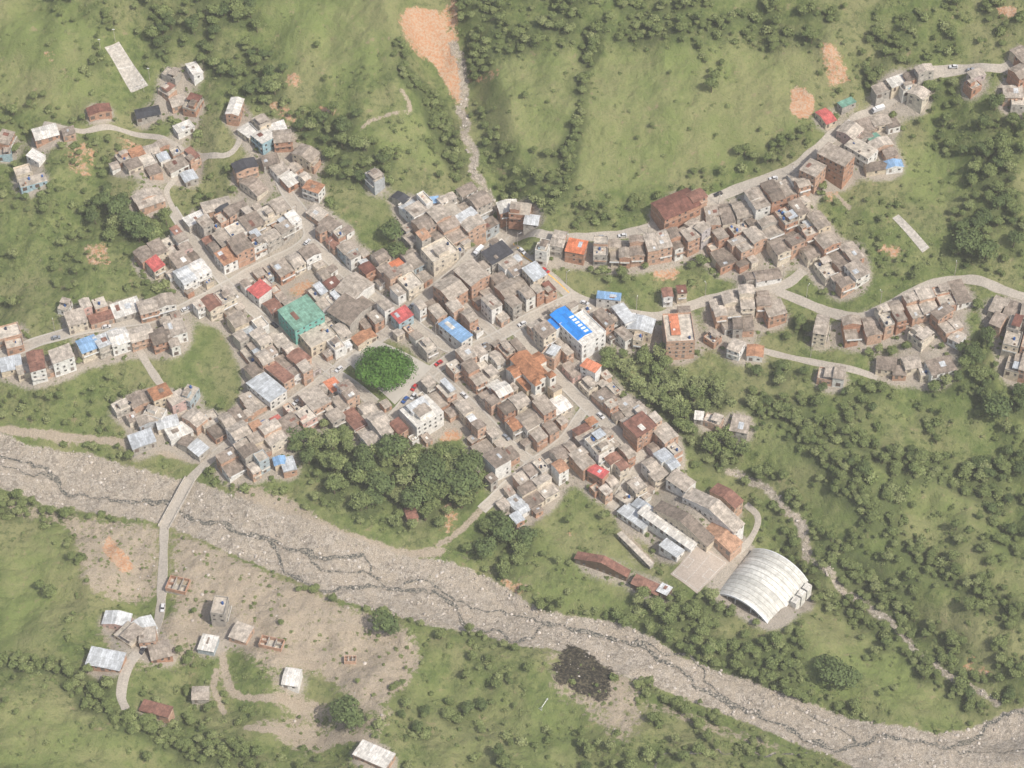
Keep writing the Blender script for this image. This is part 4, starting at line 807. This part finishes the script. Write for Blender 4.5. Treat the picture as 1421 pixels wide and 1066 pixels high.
# ------------------------------------------------------------------ vehicles
def car(px,py,col,kind='car',off=1.3):
    x,y=[float(v) for v in G(px,py)]; best=None
    for q,w in ROADS:
        A=np.array(q); d=np.hypot(A[:,0]-x,A[:,1]-y); i=int(d.argmin())
        if best is None or d[i]<best[0]: j=min(i+1,len(A)-1); best=(d[i],A[j]-A[j-1],A[i])
    T=best[1]/np.linalg.norm(best[1]); a=math.atan2(T[1],T[0])
    if best[0]<8: x,y=best[2]+np.array([-T[1],T[0]])*off
    m=MB(); c='car_paint_%d'%col
    if kind=='car':
        L,W=2.1,.86; m.hexa([(-L,-W,.32),(L,-W,.32),(L,W,.32),(-L,W,.32)],[(-L+.05,-W+.04,.86),(L-.12,-W+.06,.78),(L-.12,W-.06,.78),(-L+.05,W-.04,.86)],c,bot=True)
        m.hexa([(-1.75,-.76,.85),(.95,-.76,.8),(.95,.76,.8),(-1.75,.76,.85)],[(-1.35,-.62,1.36),(.3,-.62,1.36),(.3,.62,1.36),(-1.35,.62,1.36)],'window_glass'); m.box(-1.38,.33,-.64,.64,1.362,1.42,c)
        ax=(-1.3,1.3)
    else:
        L,W=3.2,1.05; m.box(-L,1.3,-W,W,.7,2.6,c,'steel_white'); m.hexa([(1.35,-W,.5),(L,-W,.5),(L,W,.5),(1.35,W,.5)],[(1.35,-W+.05,2.2),(L-.5,-W+.05,2.2),(L-.5,W-.05,2.2),(1.35,W-.05,2.2)],'car_paint_0'); m.box(L-.45,L-.05,-W+.15,W-.15,1.3,1.8,'window_glass'); ax=(-2.1,2.2)
    for u in ax:
        for v in (-1,1): m.cyl(u,.32,v*(W-.08)-.1,v*(W-.08)+.1,.33,'rubber',10,axis='y')
    m.obj('parked_car' if kind=='car' else 'box_truck',(x,y,float(H(x,y))+.16),a)
for i,(px,py,col) in enumerate([(1320,98,0),(1345,99,3),(1250,130,0),(1180,175,0),(1070,247,0),(1000,272,2),(860,326,0),(835,327,3),(725,352,0),(755,380,1),(815,420,0),(880,437,0),(1180,440,0),(1275,402,3),(620,390,0),(575,430,3),(560,443,0),(520,470,2),(470,512,0),(410,556,0),(360,588,4),(610,508,1),(660,480,0),(670,476,3),(720,450,0),(580,540,1),(573,548,0),(330,408,0),(380,455,2),(150,450,0),(80,465,3),(255,425,0),(222,845,0),(214,880,3),(760,512,0),(830,580,0),(700,610,3),(640,552,0),(415,330,0),(566,556,4),(210,895,0),(195,905,2)]): car(px,py,col,off=random.choice([-1.1,1.1]))
for px,py in [(1215,150),(665,352)]: car(px,py,0,'truck')
for q,w in ROADS[:14]:
    for i in range(6,len(q),17):
        A=np.array(q[min(i+1,len(q)-1)])-np.array(q[i]); A/=np.linalg.norm(A)+1e-9; x,y=np.array(q[i])+np.array([-A[1],A[0]])*(w/2+.6)
        if int(look(OCC,x,y))&1: continue
        m=MB(); m.cyl(0,0,-1,8.5,.16,'concrete',7,.1); m.box(-.9,.9,-.06,.06,7.8,7.95,'timber'); m.bar((0,0,7.2),(0,1.5,7.6),.05,'steel_white'); m.box(-.12,.12,1.4,1.9,7.52,7.66,'steel_white'); m.obj('utility_pole',(x,y,float(H(x,y))),math.atan2(A[1],A[0]))
x,y=[float(v) for v in G(756,980)]; m=MB()
for a,b in [((-2.5,0,0),(-2.5,0,2.4)),((2.5,0,0),(2.5,0,2.4)),((-2.5,0,2.4),(2.5,0,2.4)),((-2.5,0,2.4),(-2.5,1.6,0)),((2.5,0,2.4),(2.5,1.6,0)),((-2.5,1.6,0),(2.5,1.6,0)),((-2.5,0,0),(-2.5,1.6,0)),((2.5,0,0),(2.5,1.6,0))]: m.bar(a,b,.12,'steel_white')
m.obj('football_goal',(x,y,float(H(x,y))+.2),math.radians(60))
def ruin(px,py,a,w,d):
    x,y=[float(v) for v in G(px,py,1.5)]; m=MB(); m.box(-w/2,w/2,-d/2,d/2,-3,.1,'concrete'); m.ring(-w/2,w/2,-d/2,d/2,.1,2.3,.2,'brick_wall')
    for t in (-w/6,w/6): m.box(t-.1,t+.1,-d/2+.21,d/2-.21,.1,2.2,'grey_plaster_wall')
    m.box(-w/2+.21,-w/6-.11,-.1,.1,.1,2.1,'brick_wall'); m.box(w/6+.11,w/2-.21,-.1,.1,.1,2.1,'grey_plaster_wall')
    m.obj('unfinished_brick_house',(x,y,float(H(x,y))+.4),math.radians(a)); 
ruin(377,893,-15,10,5); ruin(247,812,-15,9,7); ruin(486,916,0,5,3)
# ------------------------------------------------------------------ light
az=math.radians(128); el=math.radians(54)
s=Vector((math.sin(az)*math.cos(el),math.cos(az)*math.cos(el),math.sin(el)))
sd=bpy.data.lights.new('sun','SUN'); sd.energy=4.4; sd.angle=math.radians(.6); sd.color=(1,.95,.86); so=bpy.data.objects.new('sun',sd); so.rotation_euler=s.to_track_quat('Z','Y').to_euler(); sc.collection.objects.link(so)
w=bpy.data.worlds.new('World'); sc.world=w; w.use_nodes=True; nt=w.node_tree; sk=nt.nodes.new('ShaderNodeTexSky'); sk.sky_type='NISHITA'; sk.sun_disc=False; sk.sun_elevation=el; sk.sun_rotation=az; sk.dust_density=4
nt.links.new(sk.outputs[0],nt.nodes['Background'].inputs[0]); nt.nodes['Background'].inputs[1].default_value=.15
# valley haze: a real, very thin scattering air layer that fills the whole valley
me=bpy.data.meshes.new('haze_air'); X=4000.
vs=[(a*X,b*X,c) for c in (-150,1300) for a,b in ((-1,-1),(1,-1),(1,1),(-1,1))]
me.from_pydata(vs,[],[(3,2,1,0),(4,5,6,7),(0,1,5,4),(1,2,6,5),(2,3,7,6),(3,0,4,7)]); ha=bpy.data.objects.new('haze_air',me); sc.collection.objects.link(ha)
hm=bpy.data.materials.new('haze_air'); hm.use_nodes=True; t=hm.node_tree; t.nodes.clear(); o=t.nodes.new('ShaderNodeOutputMaterial'); v=t.nodes.new('ShaderNodeVolumeScatter'); v.inputs['Color'].default_value=(1,.98,.94,1); v.inputs['Density'].default_value=.00009; v.inputs['Anisotropy'].default_value=.0; t.links.new(v.outputs[0],o.inputs['Volume']); me.materials.append(hm)
sc.view_settings.view_transform='Standard'; sc.view_settings.look='None'; sc.view_settings.exposure=0; sc.view_settings.gamma=1
